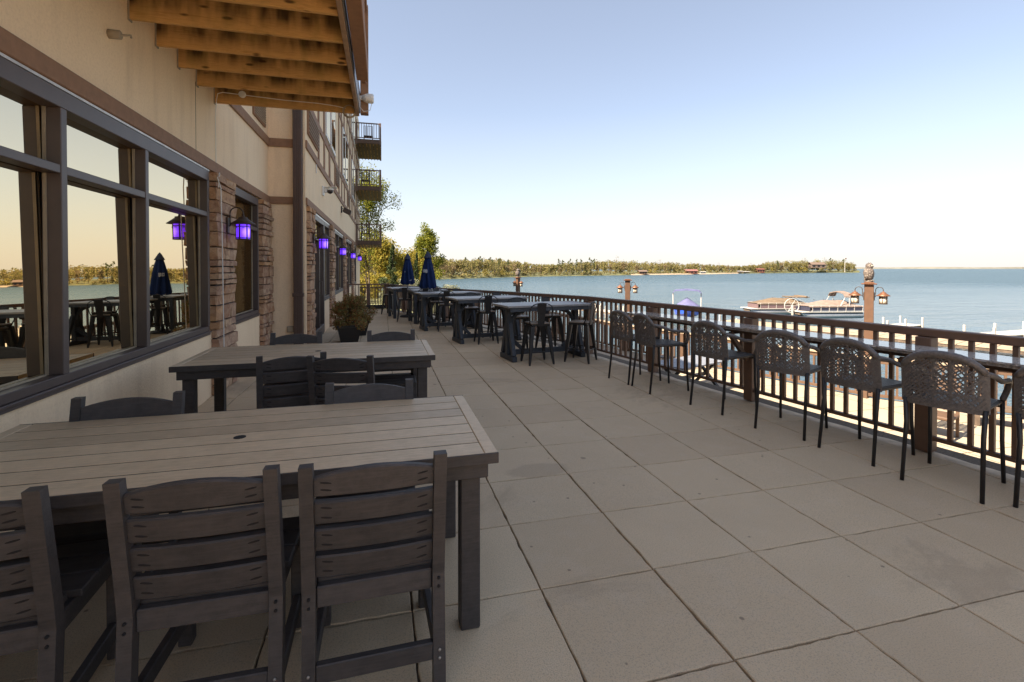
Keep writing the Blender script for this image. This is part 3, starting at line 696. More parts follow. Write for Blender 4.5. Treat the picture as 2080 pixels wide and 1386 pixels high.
# ================================================================== RAILING along the patio edge
rail = empty('patio_railing', (3.58, 8.15, 0), 0, 'dark brown railing of square balusters along the lake side of the patio', 'railing')
RO = Vector((3.58, 8.15, 0))
def rput(m, name, mat='rail_brown', parent=None): m.v = [(x-RO.x, y-RO.y, z) for x, y, z in m.v]; return m.obj(name, mat, parent or rail)
RZ = 1.033
def rz(y): return lerp(1.033, .95, min(1, max(0, (y-8.15)/6)))       # follows the fall of the paving
def rail_pts():
    pts = []
    for (a, b) in zip(RAIL, RAIL[1:]):
        L = math.hypot(b[0]-a[0], b[1]-a[1]); n = int(L/.01)
        for k in range(n): t = k/n; pts.append((lerp(a[0], b[0], t), lerp(a[1], b[1], t), math.atan2(b[1]-a[1], b[0]-a[0])))
    return pts
RP = [p for p in rail_pts() if p[1] > -1.2]
stops = [-1.2, 8.15, 10.9, 12.7, 15.6, 19.05]
for y0, y1 in zip(stops, stops[1:]):
    a, b = (rail_x(y0), y0), (rail_x(y1), y1)
    m = MB(); m.bar((*a, rz(y0)-.034), (*b, rz(y1)-.034), .088, .068, .008); rput(m, 'top_rail')
    m = MB(); m.bar((*a, .118), (*b, .118), .045, .035, .004); rput(m, 'bottom_rail')
posts_y = [-.35, 1.37, 3.083, 4.775, 6.44, 8.13, 10.9, 12.7, 14.2, 15.6, 17.3, 19.0]
mm = MB(); mm.box((0, 0, (RZ-.071)/2), (.115, .115, RZ-.071), .006); pme = mm.mesh('rail_post', 'rail_brown')
mm = MB(); mm.box((0, 0, (RZ-.071-.136)/2), (.034, .034, RZ-.071-.136), .003); bme = mm.mesh('baluster', 'rail_brown')
acc = 0; prev = None
for p in RP:
    if prev: acc += math.hypot(p[0]-prev[0], p[1]-prev[1])
    prev = p; h = rz(p[1])
    for y in list(posts_y):
        if abs(p[1]-y) < .0052:
            posts_y.remove(y); put('rail_post', pme, rail, (p[0]-RO.x, p[1]-RO.y, 0), (0, 0, p[2]), (1, 1, (h-.071)/(RZ-.071))); acc = 0
    if acc >= .128:
        acc = 0
        if min([abs(p[1]-y) for y in posts_y] or [9]) > .085: put('baluster', bme, rail, (p[0]-RO.x, p[1]-RO.y, .136), (0, 0, p[2]), (1, 1, (h-.071-.136)/(RZ-.071-.136)))
# end railing across the patio
er = empty('end_railing', (-.6, 19.12, 0), 0, 'short dark railing across the far end of the patio beside the building', 'railing')
m = MB(); m.box((0, 0, .93), (1.5, .06, .05), .004); m.obj('top_rail', 'rail_brown', er)
m = MB(); m.box((0, 0, .22), (1.5, .04, .035), .003); m.obj('bottom_rail', 'rail_brown', er)
m = MB(); m.box((0, .02, .075), (1.5, .10, .15), .01); m.obj('kickboard', 'black_metal', er)
for x in (-.70, .05, .70): put('rail_post', pme, er, (x, .04, 0))
mm = MB(); mm.box((0, 0, .572), (.024, .024, .66)); me = mm.mesh('baluster', 'rail_brown')
for k in range(12): 
    if k not in (6,): put('baluster', me, er, (-.64+k*.115, 0, 0))
m = MB()
er2 = empty('terrace_railing', (-1.0, 30.5, LOW), 0, 'brown railing beyond the patio end in front of the trees', 'railing')
m = MB(); m.box((0, 0, 1.98), (5, .07, .06)); m.box((0, 0, 1.15), (5, .07, .05)); m.obj('rail', 'fence_brown', er2)
mm = MB(); mm.box((0, 0, 1.0), (.04, .04, 2.0)); me = mm.mesh('baluster', 'fence_brown')
for k in range(32): put('baluster', me, er2, (-2.4+k*.155, 0, 0))

# granite drinks counter on the inside of the railing
ct = empty('bar_counter', (3.9, 4, 0), 0, 'speckled granite bar counter along the inside of the railing, behind the wicker stools', 'counter')
dx, dy = (3.58-5.96), (8.15+6.0); L = math.hypot(dx, dy); UX, UY = dx/L, dy/L; NX, NY = -UY, UX      # N points to the building
def onrail(s, n, z): y = s; x = rail_x(y); return Vector((x+NX*n, y+NY*n, z))
def cput(m, name, mat): m.v = [(x-3.9, y-4, z) for x, y, z in m.v]; return m.obj(name, mat, ct)
rng = random.Random(5); N = 90; ya, yb = .2, 6.62; top = []; bot = []
m = MB(); prev = None
for k in range(N+1):
    y = lerp(ya, yb, k/N); e = rng.uniform(-.006, .006)
    top.append(onrail(y, .395+e*.4, 0.8890)); top2 = onrail(y, .06, 0.8890)
    cur = [onrail(y, .06, 0.8890), onrail(y, .394+e*.3, 0.8890)]
    if prev: m.add([prev[0], prev[1], cur[1], cur[0]], [(0, 1, 2, 3)])
    prev = cur
m.cur = 1; prev = None
for k in range(N+1):
    y = lerp(ya, yb, k/N)
    cur = [onrail(y, .394, 0.8890), onrail(y, .398+rng.uniform(-.004, .005), 0.8755), onrail(y, .390+rng.uniform(-.006, .004), 0.8615), onrail(y, .388, 0.8515), onrail(y, .06, 0.8515), onrail(y, .06, 0.8890)]
    if prev:
        for c in range(5): m.add([prev[c], prev[c+1], cur[c+1], cur[c]], [(0, 1, 2, 3)])
    else: m.add(cur, [(0, 1, 2, 3, 4, 5)])
    prev = cur
m.add(prev, [(5, 4, 3, 2, 1, 0)])
cput(m, 'slab', ['granite', 'granite_edge'])
m = MB(); m.bar(onrail(ya, .24, 0.8285), onrail(yb-.06, .24, 0.8285), .04, .045, .003); cput(m, 'apron', 'fence_brown')
m = MB(); m.bar(onrail(ya, .12, 0.8285), onrail(yb-.06, .12, 0.8285), .04, .045, .003); cput(m, 'apron', 'fence_brown')
for y in (1.37, 3.083, 4.775, 6.44):
    m = MB(); m.bar(onrail(y, .345, 0.8010), onrail(y, .062, .47), .05, .05, .004); cput(m, 'bracket', 'fence_brown')
    m = MB(); m.bar(onrail(y, .36, 0.7980), onrail(y, .062, 0.7980), .06, .012, .002); cput(m, 'bracket', 'fence_brown')

# ================================================================== WICKER BAR STOOLS at the counter
def make_wicker():
    t = empty('wicker_bar_stool', (0, 0, 0), 0, 'wicker', 'bar stool', 'wicker bar stools at the granite counter')
    # local: faces +Y, back at -Y
    HB, HS = .24, .60
    def back(u, z):     # u -1..1 across, curved; leans back with height
        a = u*1.02; return Vector((.220*math.sin(a)/math.sin(1.02), -.215-.055*math.cos(a)+.055*math.cos(1.02)-(z-.56)*.10-.05, z))
    def zt(u): return .945-.100*abs(u)**2.3
    zb = .575
    m = MB(); rng = random.Random(3)
    def ribbon(p, w, off):
        pts = [back(u, z) for u, z in p]
        vs = []; fs = []
        for i, q in enumerate(pts):
            d = (pts[min(i+1, len(pts)-1)]-pts[max(i-1, 0)]).normalized(); nrm = Vector((q.x*1.6, -1, .0)).normalized(); sd = d.cross(nrm).normalized()*w/2
            for e in (sd+nrm*(off+.0025), -sd+nrm*(off+.0025), -sd+nrm*(off-.0025), sd+nrm*(off-.0025)): vs.append(q+e)
        for i in range(len(pts)-1):
            for c in range(4): fs.append((i*4+c, i*4+(c+1) % 4, (i+1)*4+(c+1) % 4, (i+1)*4+c))
        m.add(vs, fs)
    W = .445
    for sgn in (1, -1):
        k = -18
        while k < 44:
            u0 = -1.0; pts = []
            x0 = -W/2+k*.029+rng.uniform(-.004, .004); slope = (.95 if sgn > 0 else 1.25)*rng.uniform(.95, 1.06)
            for i in range(25):
                u = -1+2*i/24; x = u*W/2; z = zb+.01+((x-x0) if sgn > 0 else -(x-x0-.0)) * slope
                if sgn < 0: z = zb+.01+(-(x)+(-W/2+k*.029+.52)-.52+W/2)*slope+.0
                if zb-.005 <= z <= zt(u)-.01: pts.append((u, z))
            if len(pts) > 1: ribbon(pts, rng.uniform(.0072, .0100), .004*sgn)
            k += 1
    for i in range(6):
        u = -.8+1.6*i/5; ribbon([(u+rng.uniform(-.03, .03), lerp(zb, zt(u)-.01, q/5)) for q in range(6)], .014, 0)
    for i in range(4):
        z = zb+.035+i*.062; ribbon([(-.93+1.86*q/10, z+rng.uniform(-.004, .004)) for q in range(11)], .011, .001)
    for z in (zb, zb+.014): ribbon([(-1+2*q/12, z) for q in range(13)], .022, 0)
    for u in (-.985, .985): ribbon([(u, lerp(zb, zt(u), q/6)) for q in range(7)], .042, .0)
    m.obj('woven_back', 'wicker', t)
    # rim that runs into the arms
    rim = []
    for q in range(17): u = -1+2*q/16; rim.append(back(u, zt(u)))
    Lp, Rp = rim[0], rim[-1]
    def arm(s):
        a = Lp if s < 0 else Rp
        return [a, Vector((s*.236, -.16, .815)), Vector((s*.243, -.04, .770)), Vector((s*.246, .08, .757)), Vector((s*.244, .155, .75)), Vector((s*.236, .198, .725)), Vector((s*.225, .205, .67)), Vector((s*.205, .195, .60))]
    def smooth(p, n=3):
        out = []
        for i in range(len(p)-1):
            p0, p1, p2, p3 = p[max(i-1, 0)], p[i], p[i+1], p[min(i+2, len(p)-1)]
            for k in range(n):
                t_ = k/n; out.append(.5*((2*p1)+(p2-p0)*t_+(2*p0-5*p1+4*p2-p3)*t_**2+(3*p1-p0-3*p2+p3)*t_**3))
        return out+[p[-1]]
    m = MB(); m.tube(rim, [.021+.006*math.sin(PI*q/16) for q in range(17)], 8); m.obj('top_rim', 'wicker', t, True)
    for s in (-1, 1): m = MB(); m.tube(smooth(arm(s)), .0185, 8); m.obj('arm', 'wicker', t, True)
    m = MB(); m.box((0, -.015, HS-.018), (.41, .43, .036), .014); m.obj('seat', 'seat_weave', t)
    for s in (-1, 1):
        b = back(s*.97, .60)
        m = MB(); m.tube([Vector((s*.204, .195, .62)), (s*.203, .205, .30), (s*.210, .222, .0)], [.014, .0135, .013], 8); m.obj('leg', 'black_metal', t, True)
        m = MB(); m.tube([b, Vector((s*.208, b.y-.005, .42)), (s*.215, b.y-.055, .0)], [.015, .0145, .013], 8); m.obj('leg', 'black_metal', t, True)
    m = MB(); m.tube([(-.203, .200, .55), (.203, .200, .55)], .009, 6); m.obj('cross_bar', 'black_metal', t)
    return t
wp = make_wicker()
stools = [((3.14, 6.03), -80, 'wicker bar stool farthest along the granite counter, next to the metal stools'),
          ((3.20, 5.53), -89, 'wicker bar stool second from the far counter end, its whole arm in view'),
          ((3.44, 4.58), -78, 'wicker bar stool third from the far counter end, in front of a brown post'),
          ((3.59, 3.74), -66, 'wicker bar stool turned most towards the camera, fourth from the far counter end'),
          ((3.70, 3.15), -81, 'wicker bar stool below the counter between the turned stool and the largest stool'),
          ((3.765, 2.50), -71, 'largest fully visible wicker bar stool, nearest to the camera'),
          ((4.05, 2.00), -72, 'wicker bar stool cut off by the right edge of the photo')]
for i, ((x, y), a, lab) in enumerate(stools):
    r = R(a); o = inst(wp, (x+math.sin(-r)*.27, y+math.cos(r)*.27, 0), r, lab, first=(i == 0))

# ================================================================== DINING TABLES and chairs of recycled-plastic lumber
def dining_table(x0, x1, y0, y1, label):
    t = empty('dining_table', ((x0+x1)/2, (y0+y1)/2, 0), 0, label, 'table', 'long slatted dining tables')
    Lx, Ly = x1-x0, y1-y0; n = 7; w_ = (Ly-.0075*(n-1))/n; e = .055
    for k in range(n):
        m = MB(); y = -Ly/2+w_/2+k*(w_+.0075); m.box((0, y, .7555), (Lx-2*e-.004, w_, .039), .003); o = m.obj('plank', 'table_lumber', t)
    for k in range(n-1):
        m = MB(); m.box((0, -Ly/2+w_+.00375+k*(w_+.0075), .7548), (Lx-2*e-.006, .0074, .037)); m.obj('groove_shade', 'slot', t)  # dark strip stands in for the shade between planks
    for s in (-1, 1):
        m = MB(); m.box((s*(Lx/2-e/2), 0, .7555), (e, Ly, .039), .003); m.obj('end_board', 'table_lumber', t)
        m = MB(); m.box((0, s*(Ly/2+.004), .7525), (Lx+.004, .0075, .045), .002); m.obj('edge_strip', 'poly_lumber', t)
        m = MB(); m.box((0, s*(Ly/2-.045), .6975), (Lx-.07, .035, .076), .004); m.obj('apron', 'poly_lumber', t)
        m = MB(); m.box((s*(Lx/2-.045), 0, .6975), (.034, Ly-.126, .076), .004); m.obj('apron', 'poly_lumber', t)
        for q in (-1, 1):
            m = MB(); m.box((s*(Lx/2-.105), q*(Ly/2-.105), .33), (.084, .084, .66), .005); m.obj('leg', 'poly_lumber', t)
    m = MB(); m.lathe([(.026, .7752), (.026, .7765)], 16); m.obj('umbrella_hole', 'slot', t)
    for s in (-1, 1): m = MB(); m.box((s*.35, 0, .7), (.04, Ly-.13, .07)); m.obj('cross_bearer', 'poly_lumber', t)
    return t
dining_table(-1.72, .46, 1.97, 2.905, 'dark slatted dining table nearest the camera, grey planks and a small umbrella hole')
dining_table(-1.605, .44, 4.32, 5.275, 'second slatted dining table, behind the nearest one and close to the wall')
def make_chair():
    t = empty('dining_chair', (0, 0, 0), 0, 'chair', 'chair', 'dark slatted dining chairs')
    def prof(m, x, w):      # rear post: bends back above the seat
        P = [(-.235, 0), (-.205, .42), (-.215, .50), (-.285, .885), (-.325, .885), (-.262, .50), (-.252, .42), (-.285, 0)]
        m.ext(P, lambda y, z: (x-w/2, y, z), lambda y, z: (x+w/2, y, z))
    for s in (-1, 1):
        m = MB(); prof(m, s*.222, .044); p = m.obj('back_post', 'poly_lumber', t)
        m = MB()
        for z in (.405, .375): m.box((s*.222, -.256, z), (.010, .014, .010), .003)
        m.obj('bolt', 'slot', p)
        m = MB()
        for z in (.155, .125): m.box((s*.222, -.2765, z), (.010, .010, .010), .003)
        m.obj('bolt', 'screw', p)
    def yb(z): return lerp(-.222, -.292, (z-.5)/.385)
    for k, (z0, z1) in enumerate(((.772, .0), (.670, .752), (.568, .650), (.466, .548))):
        m = MB(); n = 12; th = .026
        vs = []; fs = []
        for q in range(n+1):
            x = -.199+.398*q/n; top = .838+.030*(1-(2*q/n-1)**2) if k == 0 else z1
            c = -.012*(1-(2*q/n-1)**2)
            for z, d in ((z0, 0), (top, 0), (top, -th+.006), (top-.006, -th), (z0+.004, -th), (z0, -th+.004)): vs.append((x, yb(z)+c+.004+d, z))
        for q in range(n):
            for c in range(6): fs.append((q*6+c, q*6+(c+1) % 6, (q+1)*6+(c+1) % 6, (q+1)*6+c))
        fs += [(5, 4, 3, 2, 1, 0), tuple(n*6+c for c in range(6))]
        m.add(vs, fs); sl_ = m.obj('back_slat', 'poly_lumber', t)
        zs = (z0+.024, (z0+.060) if k else .822)
        for s in (-1, 1):
            for z in zs:
                m = MB(); m.lathe([(.001, -.002), (.019, -.0015), (.019, .0015), (.001, .002)], 10, (0, 0, 0), 1, .17)
                nv = 4*10; rr = Matrix.Rotation(R(90), 3, 'X') @ Matrix.Rotation(R(9*s), 3, 'Z')
                for i in range(len(m.v)-nv, len(m.v)): v = rr @ Vector(m.v[i]); m.v[i] = (v.x+s*.160, v.y+yb(z)+.004-th-.0042, v.z+z)
                m.obj('pocket_hole', 'slot', sl_)
    for k in range(4):
        m = MB(); m.box((0, -.15+k*.118, .432), (.398 if k == 0 else .47, .112, .026), .004); m.obj('seat_slat', 'poly_lumber', t)
    m = MB(); m.box((0, -.222, .395), (.398, .03, .075), .004); m.obj('rear_apron', 'poly_lumber', t)
    m = MB(); m.box((0, .215, .383), (.39, .03, .07), .004); m.obj('front_apron', 'poly_lumber', t)
    m = MB(); m.bar((-.199, -.2585, .15), (.199, -.2585, .15), .03, .065, .004); m.obj('rear_stretcher', 'poly_lumber', t)
    for s in (-1, 1):
        m = MB(); m.box((s*.2, -.01, .383), (.032, .39, .07), .004); m.obj('side_apron', 'poly_lumber', t)
        m = MB(); m.box((s*.213, .205, .209), (.05, .055, .418), .004); m.obj('front_leg', 'poly_lumber', t)
        m = MB(); m.bar((s*.213, .177, .12), (s*.222, -.235, .12), .03, .06, .004); m.obj('side_stretcher', 'poly_lumber', t)
    return t
cp = make_chair()
chairs = [(-1.235, 2.05, 2, 'slatted chair cut off by the left photo edge, its back to the camera'),
          (-.575, 2.055, -1.0, 'slatted chair between two others along the near side of the nearest table'),
          (-.033, 2.035, 1.0, 'slatted chair beside the near right leg of the nearest table'),
          (-1.265, 2.635, 181, 'slatted chair behind the nearest table, close under the big window'),
          (-.08, 2.63, 179, 'grey-lit slatted chair facing the camera between the two dining tables'),
          (-.73, 4.305, 11, 'slatted chair turned askew at the near side of the second table, nearer the wall'),
          (-.245, 4.145, -13, 'slatted chair at the near side of the second table, farther from the wall'),
          (-.855, 5.06, 180, 'slatted chair on the far side of the second table, before the downpipe'),
          (.075, 5.0, 179, 'slatted chair on the far side of the second table, below the black planter')]
for i, (x, y, a, lab) in enumerate(chairs): inst(cp, (x, y, 0), R(a), lab, first=(i == 0))

# ================================================================== BAR TABLES with A-frame trestles, metal stools
def make_bar_table():
    t = empty('bar_table', (0, 0, 0), 0, 'bar table', 'bar table', 'counter-height trestle tables along the railing')
    n = 6; w_ = .80/n
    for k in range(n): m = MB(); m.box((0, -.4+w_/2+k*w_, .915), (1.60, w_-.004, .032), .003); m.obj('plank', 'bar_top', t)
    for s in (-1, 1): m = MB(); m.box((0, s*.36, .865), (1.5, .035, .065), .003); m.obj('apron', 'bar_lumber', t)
    for s in (-1, 1):
        x = s*.64
        m = MB(); m.box((x, 0, .045), (.085, .58, .085), .005); m.obj('foot', 'bar_lumber', t)
        m = MB(); m.box((x, 0, .865), (.084, .66, .064), .005); m.obj('top_bearer', 'bar_lumber', t)
        m = MB(); m.box((x, 0, .46), (.082, .10, .744), .005); m.obj('upright', 'bar_lumber', t)
        for q in (-1, 1):
            m = MB(); m.bar((x, q*.245, .09), (x, q*.055, .62), .08, .065, .004, (1, 0, 0)); m.obj('raking_leg', 'bar_lumber', t)
        m = MB(); m.bar((x-s*.04, 0, .16), (x-s*.30, 0, .16), .05, .0, 0) if False else m.bar((x-s*.035, 0, .36), (x-s*.26, 0, .16), .06, .06, .004); m.obj('knee_brace', 'bar_lumber', t)
        m = MB(); P = []
        for q in range(6): a = q/5*PI/2; P.append((x-s*(.04+.24*(1-math.cos(a))), 0, .55+.26*math.sin(a)))
        m.tube(P, .035, 6); m.obj('knee_brace', 'bar_lumber', t)
    m = MB(); m.box((0, 0, .12), (1.198, .055, .085), .004); m.obj('stretcher', 'bar_lumber', t)
    return t
bp = make_bar_table()
for i, (x, y, a, lab) in enumerate([(2.67, 8.02, 7, 'nearest dark trestle bar table, its end against the railing'),
                                    (2.13, 10.16, 9, 'second trestle bar table, behind the nearest one'),
                                    (1.60, 12.4, 9, 'third trestle bar table, just in front of the right blue umbrella')]):
    inst(bp, (x, y, 0), R(a), lab, first=(i == 0))
def make_umb_table():
    t = empty('umbrella_table', (0, 0, 0), 0, 'table', 'bar table', 'square umbrella tables at the far end')
    for k in range(6): m = MB(); m.box((0, -.5+.0835+k*.1667, .915), (1.0, .162, .032), .003); m.obj('plank', 'bar_top', t)
    for s in (-1, 1):
        m = MB(); m.box((0, s*.44, 0.8495), (.9, .035, .07), .003); m.obj('apron', 'bar_lumber', t)
        m = MB(); m.box((s*.44, 0, 0.8495), (.034, .84, .07), .003); m.obj('apron', 'bar_lumber', t)
        for q in (-1, 1): m = MB(); m.box((s*.40, q*.40, .413), (.085, .085, .826), .004); m.obj('leg', 'bar_lumber', t)
        m = MB(); m.box((s*.40, 0, .2), (.05, .714, .06), .003); m.obj('stretcher', 'bar_lumber', t)
    return t
up = make_umb_table()
inst(up, (1.20, 14.15, 0), R(8), 'square dark bar table under the right closed umbrella', first=True)
inst(up, (.66, 15.75, 0), R(10), 'square dark bar table under the left closed umbrella, farthest of the tables')
def umbrella(x, y, zt, zb, rad, seed, label):
    t = empty('patio_umbrella', (x, y, 0), 0, label, 'umbrella', 'closed navy umbrellas')
    m = MB(); m.tube([(0, 0, .05), (0, 0, zt-.02)], .019, 8); m.obj('pole', 'grey_metal', t, True)
    m = MB(); m.lathe([(.25, 0), (.25, .03), (.20, .06), (.05, .075), (.032, .22)], 20); m.obj('base', 'black_metal', t, True)
    m = MB(); n = 48; rows = 14; vs = []; fs = []
    for r in range(rows+1):
        f = r/rows; z = lerp(zt-.17, zb, f); R0 = rad*(.30+.70*f**.85)
        for j in range(n):
            a = 2*PI*j/n; fold = .80+.20*math.cos(8*a+seed+.4*math.sin(3*f+seed)); fold = lerp(1, fold, min(1, f*1.4+.15))
            rr = R0*fold*(1-.10*max(0, f-.93)/.07); vs.append((rr*math.cos(a+.2*f), rr*math.sin(a+.2*f), z+(.025*math.cos(8*a+seed) if r == rows else 0)))
    for r in range(rows):
        for j in range(n): fs.append((r*n+j, r*n+(j+1) % n, (r+1)*n+(j+1) % n, (r+1)*n+j))
    m.add(vs, fs); cv = m.obj('canopy', 'navy_canvas', t, True)
    m = MB(); m.lathe([(.005, zt), (rad*.18, zt-.05), (rad*.42, zt-.17), (rad*.45, zt-.195), (rad*.40, zt-.19)], 16); m.obj('vent_cap', 'navy_cap', t, True)
    return t, cv
u1, c1 = umbrella(.745, 15.72, 2.01, 1.03, .25, 0.3, 'smaller, left one of two closed navy umbrellas, tiny white marks on its cloth')
u2, c2 = umbrella(1.235, 14.1, 2.02, .965, .27, 1.9, 'right and larger of two closed navy umbrellas, white printed lettering on the cloth')
def print_mark(parent, boxes, a, r0, z):
    m = MB()
    for (u, v, w_, h) in boxes:
        for q in range(1): 
            an = a+u/r0; m.box((r0*math.cos(an), r0*math.sin(an), z+v), (.006, w_, h), 0, rotz(an))
    m.obj('print', 'white_print', parent)
print_mark(c2, [(-.055, 0, .012, .085), (-.035, .03, .02, .012), (-.035, -.03, .02, .012), (-.015, 0, .012, .085), (.015, 0, .014, .085), (.035, .0, .010, .085), (.055, -.0, .012, .085), (.045, -.045, .03, .012)], R(-118), .197, 1.46)
print_mark(c1, [(0, 0, .02, .05), (.0, -.03, .012, .03)], R(-128), .150, 1.42); print_mark(c1, [(0, 0, .05, .01), (.03, .006, .016, .02)], R(-72), .215, 1.16)
def make_stool():
    t = empty('metal_bar_stool', (0, 0, 0), 0, 'stool', 'bar stool', 'black metal bar stools around the trestle tables')
    m = MB(); m.box((0, 0, .655), (.33, .33, .022), .009); m.obj('seat', 'stool_seat', t)
    m = MB(); m.box((0, 0, .628), (.318, .318, .032), .008); m.obj('seat_rim', 'black_metal', t)
    for sx in (-1, 1):
        for sy in (-1, 1):
            m = MB(); a = Vector((sx*.135, sy*.135, .61)); b = Vector((sx*.205, sy*.205, 0)); vs = []
            for p, w_ in ((a, .034), (lerp(a, b, .9), .017), (b, .012)):
                for (u, v) in ((-1, -1), (1, -1), (1, 1), (-1, 1)): vs.append((p.x+u*w_, p.y+v*w_, p.z))
            m.add(vs, [(0, 1, 2, 3), (11, 10, 9, 8)]+[(r*4+c, (r+1)*4+c, (r+1)*4+(c+1) % 4, r*4+(c+1) % 4) for r in range(2) for c in range(4)]); m.obj('leg', 'black_metal', t)
    for s in (-1, 1):
        m = MB(); m.tube([(-.185, s*.183, .205), (.185, s*.183, .205)], .008, 6); m.obj('foot_rail', 'black_metal', t)
        m = MB(); m.tube([(s*.183, -.185, .225), (s*.183, .185, .225)], .008, 6); m.obj('foot_rail', 'black_metal', t)
    P = [(-.165, -.10, .62), (-.185, -.15, .72), (-.195, -.19, .86)]
    for q in range(9): a = PI-q*PI/8; P.append((.192*math.cos(a), -.20-.012*math.sin(a), .89+.095*math.sin(a)))
    P += [(.195, -.19, .86), (.185, -.15, .72), (.165, -.10, .62)]
    m = MB(); m.tube(P, .009, 6); m.obj('back_hoop', 'black_metal', t, True)
    m = MB(); vs = []
    for z, w_, y in ((.61, .05, -.168), (.80, .066, -.186), (.975, .080, -.214)):
        for u, v in ((-1, .003), (1, .003), (1, -.003), (-1, -.003)): vs.append((u*w_, y+v, z))
    m.add(vs, [(3, 2, 1, 0), (8, 9, 10, 11)]+[(r*4+c, r*4+(c+1) % 4, (r+1)*4+(c+1) % 4, (r+1)*4+c) for r in range(2) for c in range(4)]); m.obj('back_splat', 'black_metal', t)
    return t
sp = make_stool()
for i, (x, y, a, lab) in enumerate([
    (2.42, 7.55, 3, 'black metal stool in front of the nearest trestle table, back splat to the camera'),
    (3.17, 7.52, 48, 'black metal stool turned sideways at the railing end of the nearest trestle table'),
    (2.42, 8.62, 178, 'black metal bar stool behind the left half of the nearest trestle table'),
    (3.03, 8.68, 184, 'black metal bar stool behind the nearest trestle table, close to the railing'),
    (2.05, 9.86, 2, 'black metal bar stool in front of the second trestle table, its back to the camera'),
    (1.92, 10.78, 181, 'black metal bar stool behind the left half of the second trestle table'),
    (2.50, 10.72, 176, 'black metal bar stool behind the second trestle table, close to the railing'),
    (1.50, 12.06, -3, 'black metal bar stool in front of the third trestle table, its back to the camera'),
    (1.37, 12.98, 180, 'black metal bar stool behind the left half of the third trestle table'),
    (1.93, 12.98, 186, 'black metal bar stool behind the third trestle table, close to the railing'),
    (1.10, 13.75, 5, 'black metal bar stool in front of the table under the right umbrella'),
    (1.62, 14.75, 200, 'black metal bar stool behind the table under the right umbrella'),
    (.60, 14.45, -4, 'black metal stool in front of the farther umbrella table, clear to the left'),
    (.22, 16.85, 150, 'farthest black metal bar stool, beside the end railing')]):
    inst(sp, (x, y, 0), R(a), lab, first=(i == 0))

# ================================================================== WALL LANTERNS (lit violet)
def lantern_parts(t, glass, metal, arm=True, cap='bronze', s=1.0):
    """hangs with its cap centre at the local origin; arm reaches back along -X to the wall"""
    m = MB(); m.lathe([(.145, -.035), (.147, -.030), (.085, .015), (.055, .04), (.05, .055), (.018, .06), (.014, .085)], 20); m.obj('cap', cap, t, True)
    m = MB(); m.lathe([(.072, -.225), (.078, -.225), (.080, -.040), (.074, -.040)], 18); m.obj('glass_shade', glass, t, True)
    m = MB()
    for z in (-.228, -.212, -.066): m.lathe([(.081, z-.006), (.085, z-.004), (.085, z+.004), (.081, z+.006)], 18)
    for q in range(6):
        a = q*PI/3+.26; m.box((.0835*math.cos(a), .0835*math.sin(a), -.135), (.006, .016, .19), 0, rotz(a))
        m.box((.0835*math.cos(a+PI/6), .0835*math.sin(a+PI/6), -.082), (.005, .030, .008), 0, rotz(a+PI/6))
    m.obj('cage', metal, t)
    m = MB(); P = [(0, 0, .075), (0, 0, .10)]
    for q in range(9): a = q*PI/8; P.append((-.075+.075*math.cos(a), 0, .105+.075*math.sin(a)))
    P += [(-.15, 0, .02), (-.15, 0, -.06), (-.165, 0, -.06)]
    m.tube(P, .0085, 6); m.obj('hook_arm', metal, t, True)
    m = MB(); m.box((-.178, 0, -.05), (.026, .075, .20), .006); m.obj('back_plate', metal, t)
def make_lantern():
    t = empty('wall_lantern', (0, 0, 0), 0, 'lantern', 'lantern', 'violet wall lanterns along the building'); lantern_parts(t, 'purple_glass', 'bronze')
    return t
lp = make_lantern()
for i, (x, y, z, lab) in enumerate([(-1.745, 6.97, 2.14, 'violet lit lantern on the nearest stone pier, largest of the row'),
    (-1.115, 10.05, 2.14, 'violet lit lantern beside the glazed door, second from the camera'),
    (-1.115, 14.75, 2.14, 'third violet lit lantern along the building'),
    (-1.115, 19.6, 2.14, 'fourth violet lit lantern along the building'),
    (-1.115, 25.0, 2.14, 'smallest violet lantern, at the far end of the building')]):
    inst(lp, (x, y, z), 0, lab, first=(i == 0))

# ================================================================== LAMP POSTS on the lower terrace, with owls
def lamp_post(x, y, ztop, rz, label, wd=.19):
    t = empty('lamp_post', (x, y, LOW), rz, label, 'lamp post', 'brown lantern posts on the terrace edge'); h = ztop-LOW
    m = MB(); m.box((0, 0, (h-.06)/2), (wd, wd, h-.06), .01); m.obj('post', 'post_brown', t)
    m = MB(); m.box((0, 0, h-.045), (wd+.13, wd+.13, .028), .012); m.box((0, 0, h-.015), (wd+.02, wd+.02, .03), .01); m.obj('cap', 'copper', t)
    for s in (0, 1):
        l = empty('lantern', ((wd/2+.185)*(1 if s == 0 else -1), 0, h-.30), PI*s); l.parent = t
        lantern_parts(l, 'frosted', 'bronze', cap='copper')
    return t
lamp_post(11.5, 9.3, 1.20, R(-50), 'brown lantern post with two copper lanterns, an owl figure on its top')
lamp_post(8.97, 16.76, 1.13, R(-28), 'bare-topped brown lantern post with two copper lanterns, middle one of three')
lamp_post(7.48, 26.98, 1.03, R(-62), 'farthest brown lantern post, small owl figure on top')
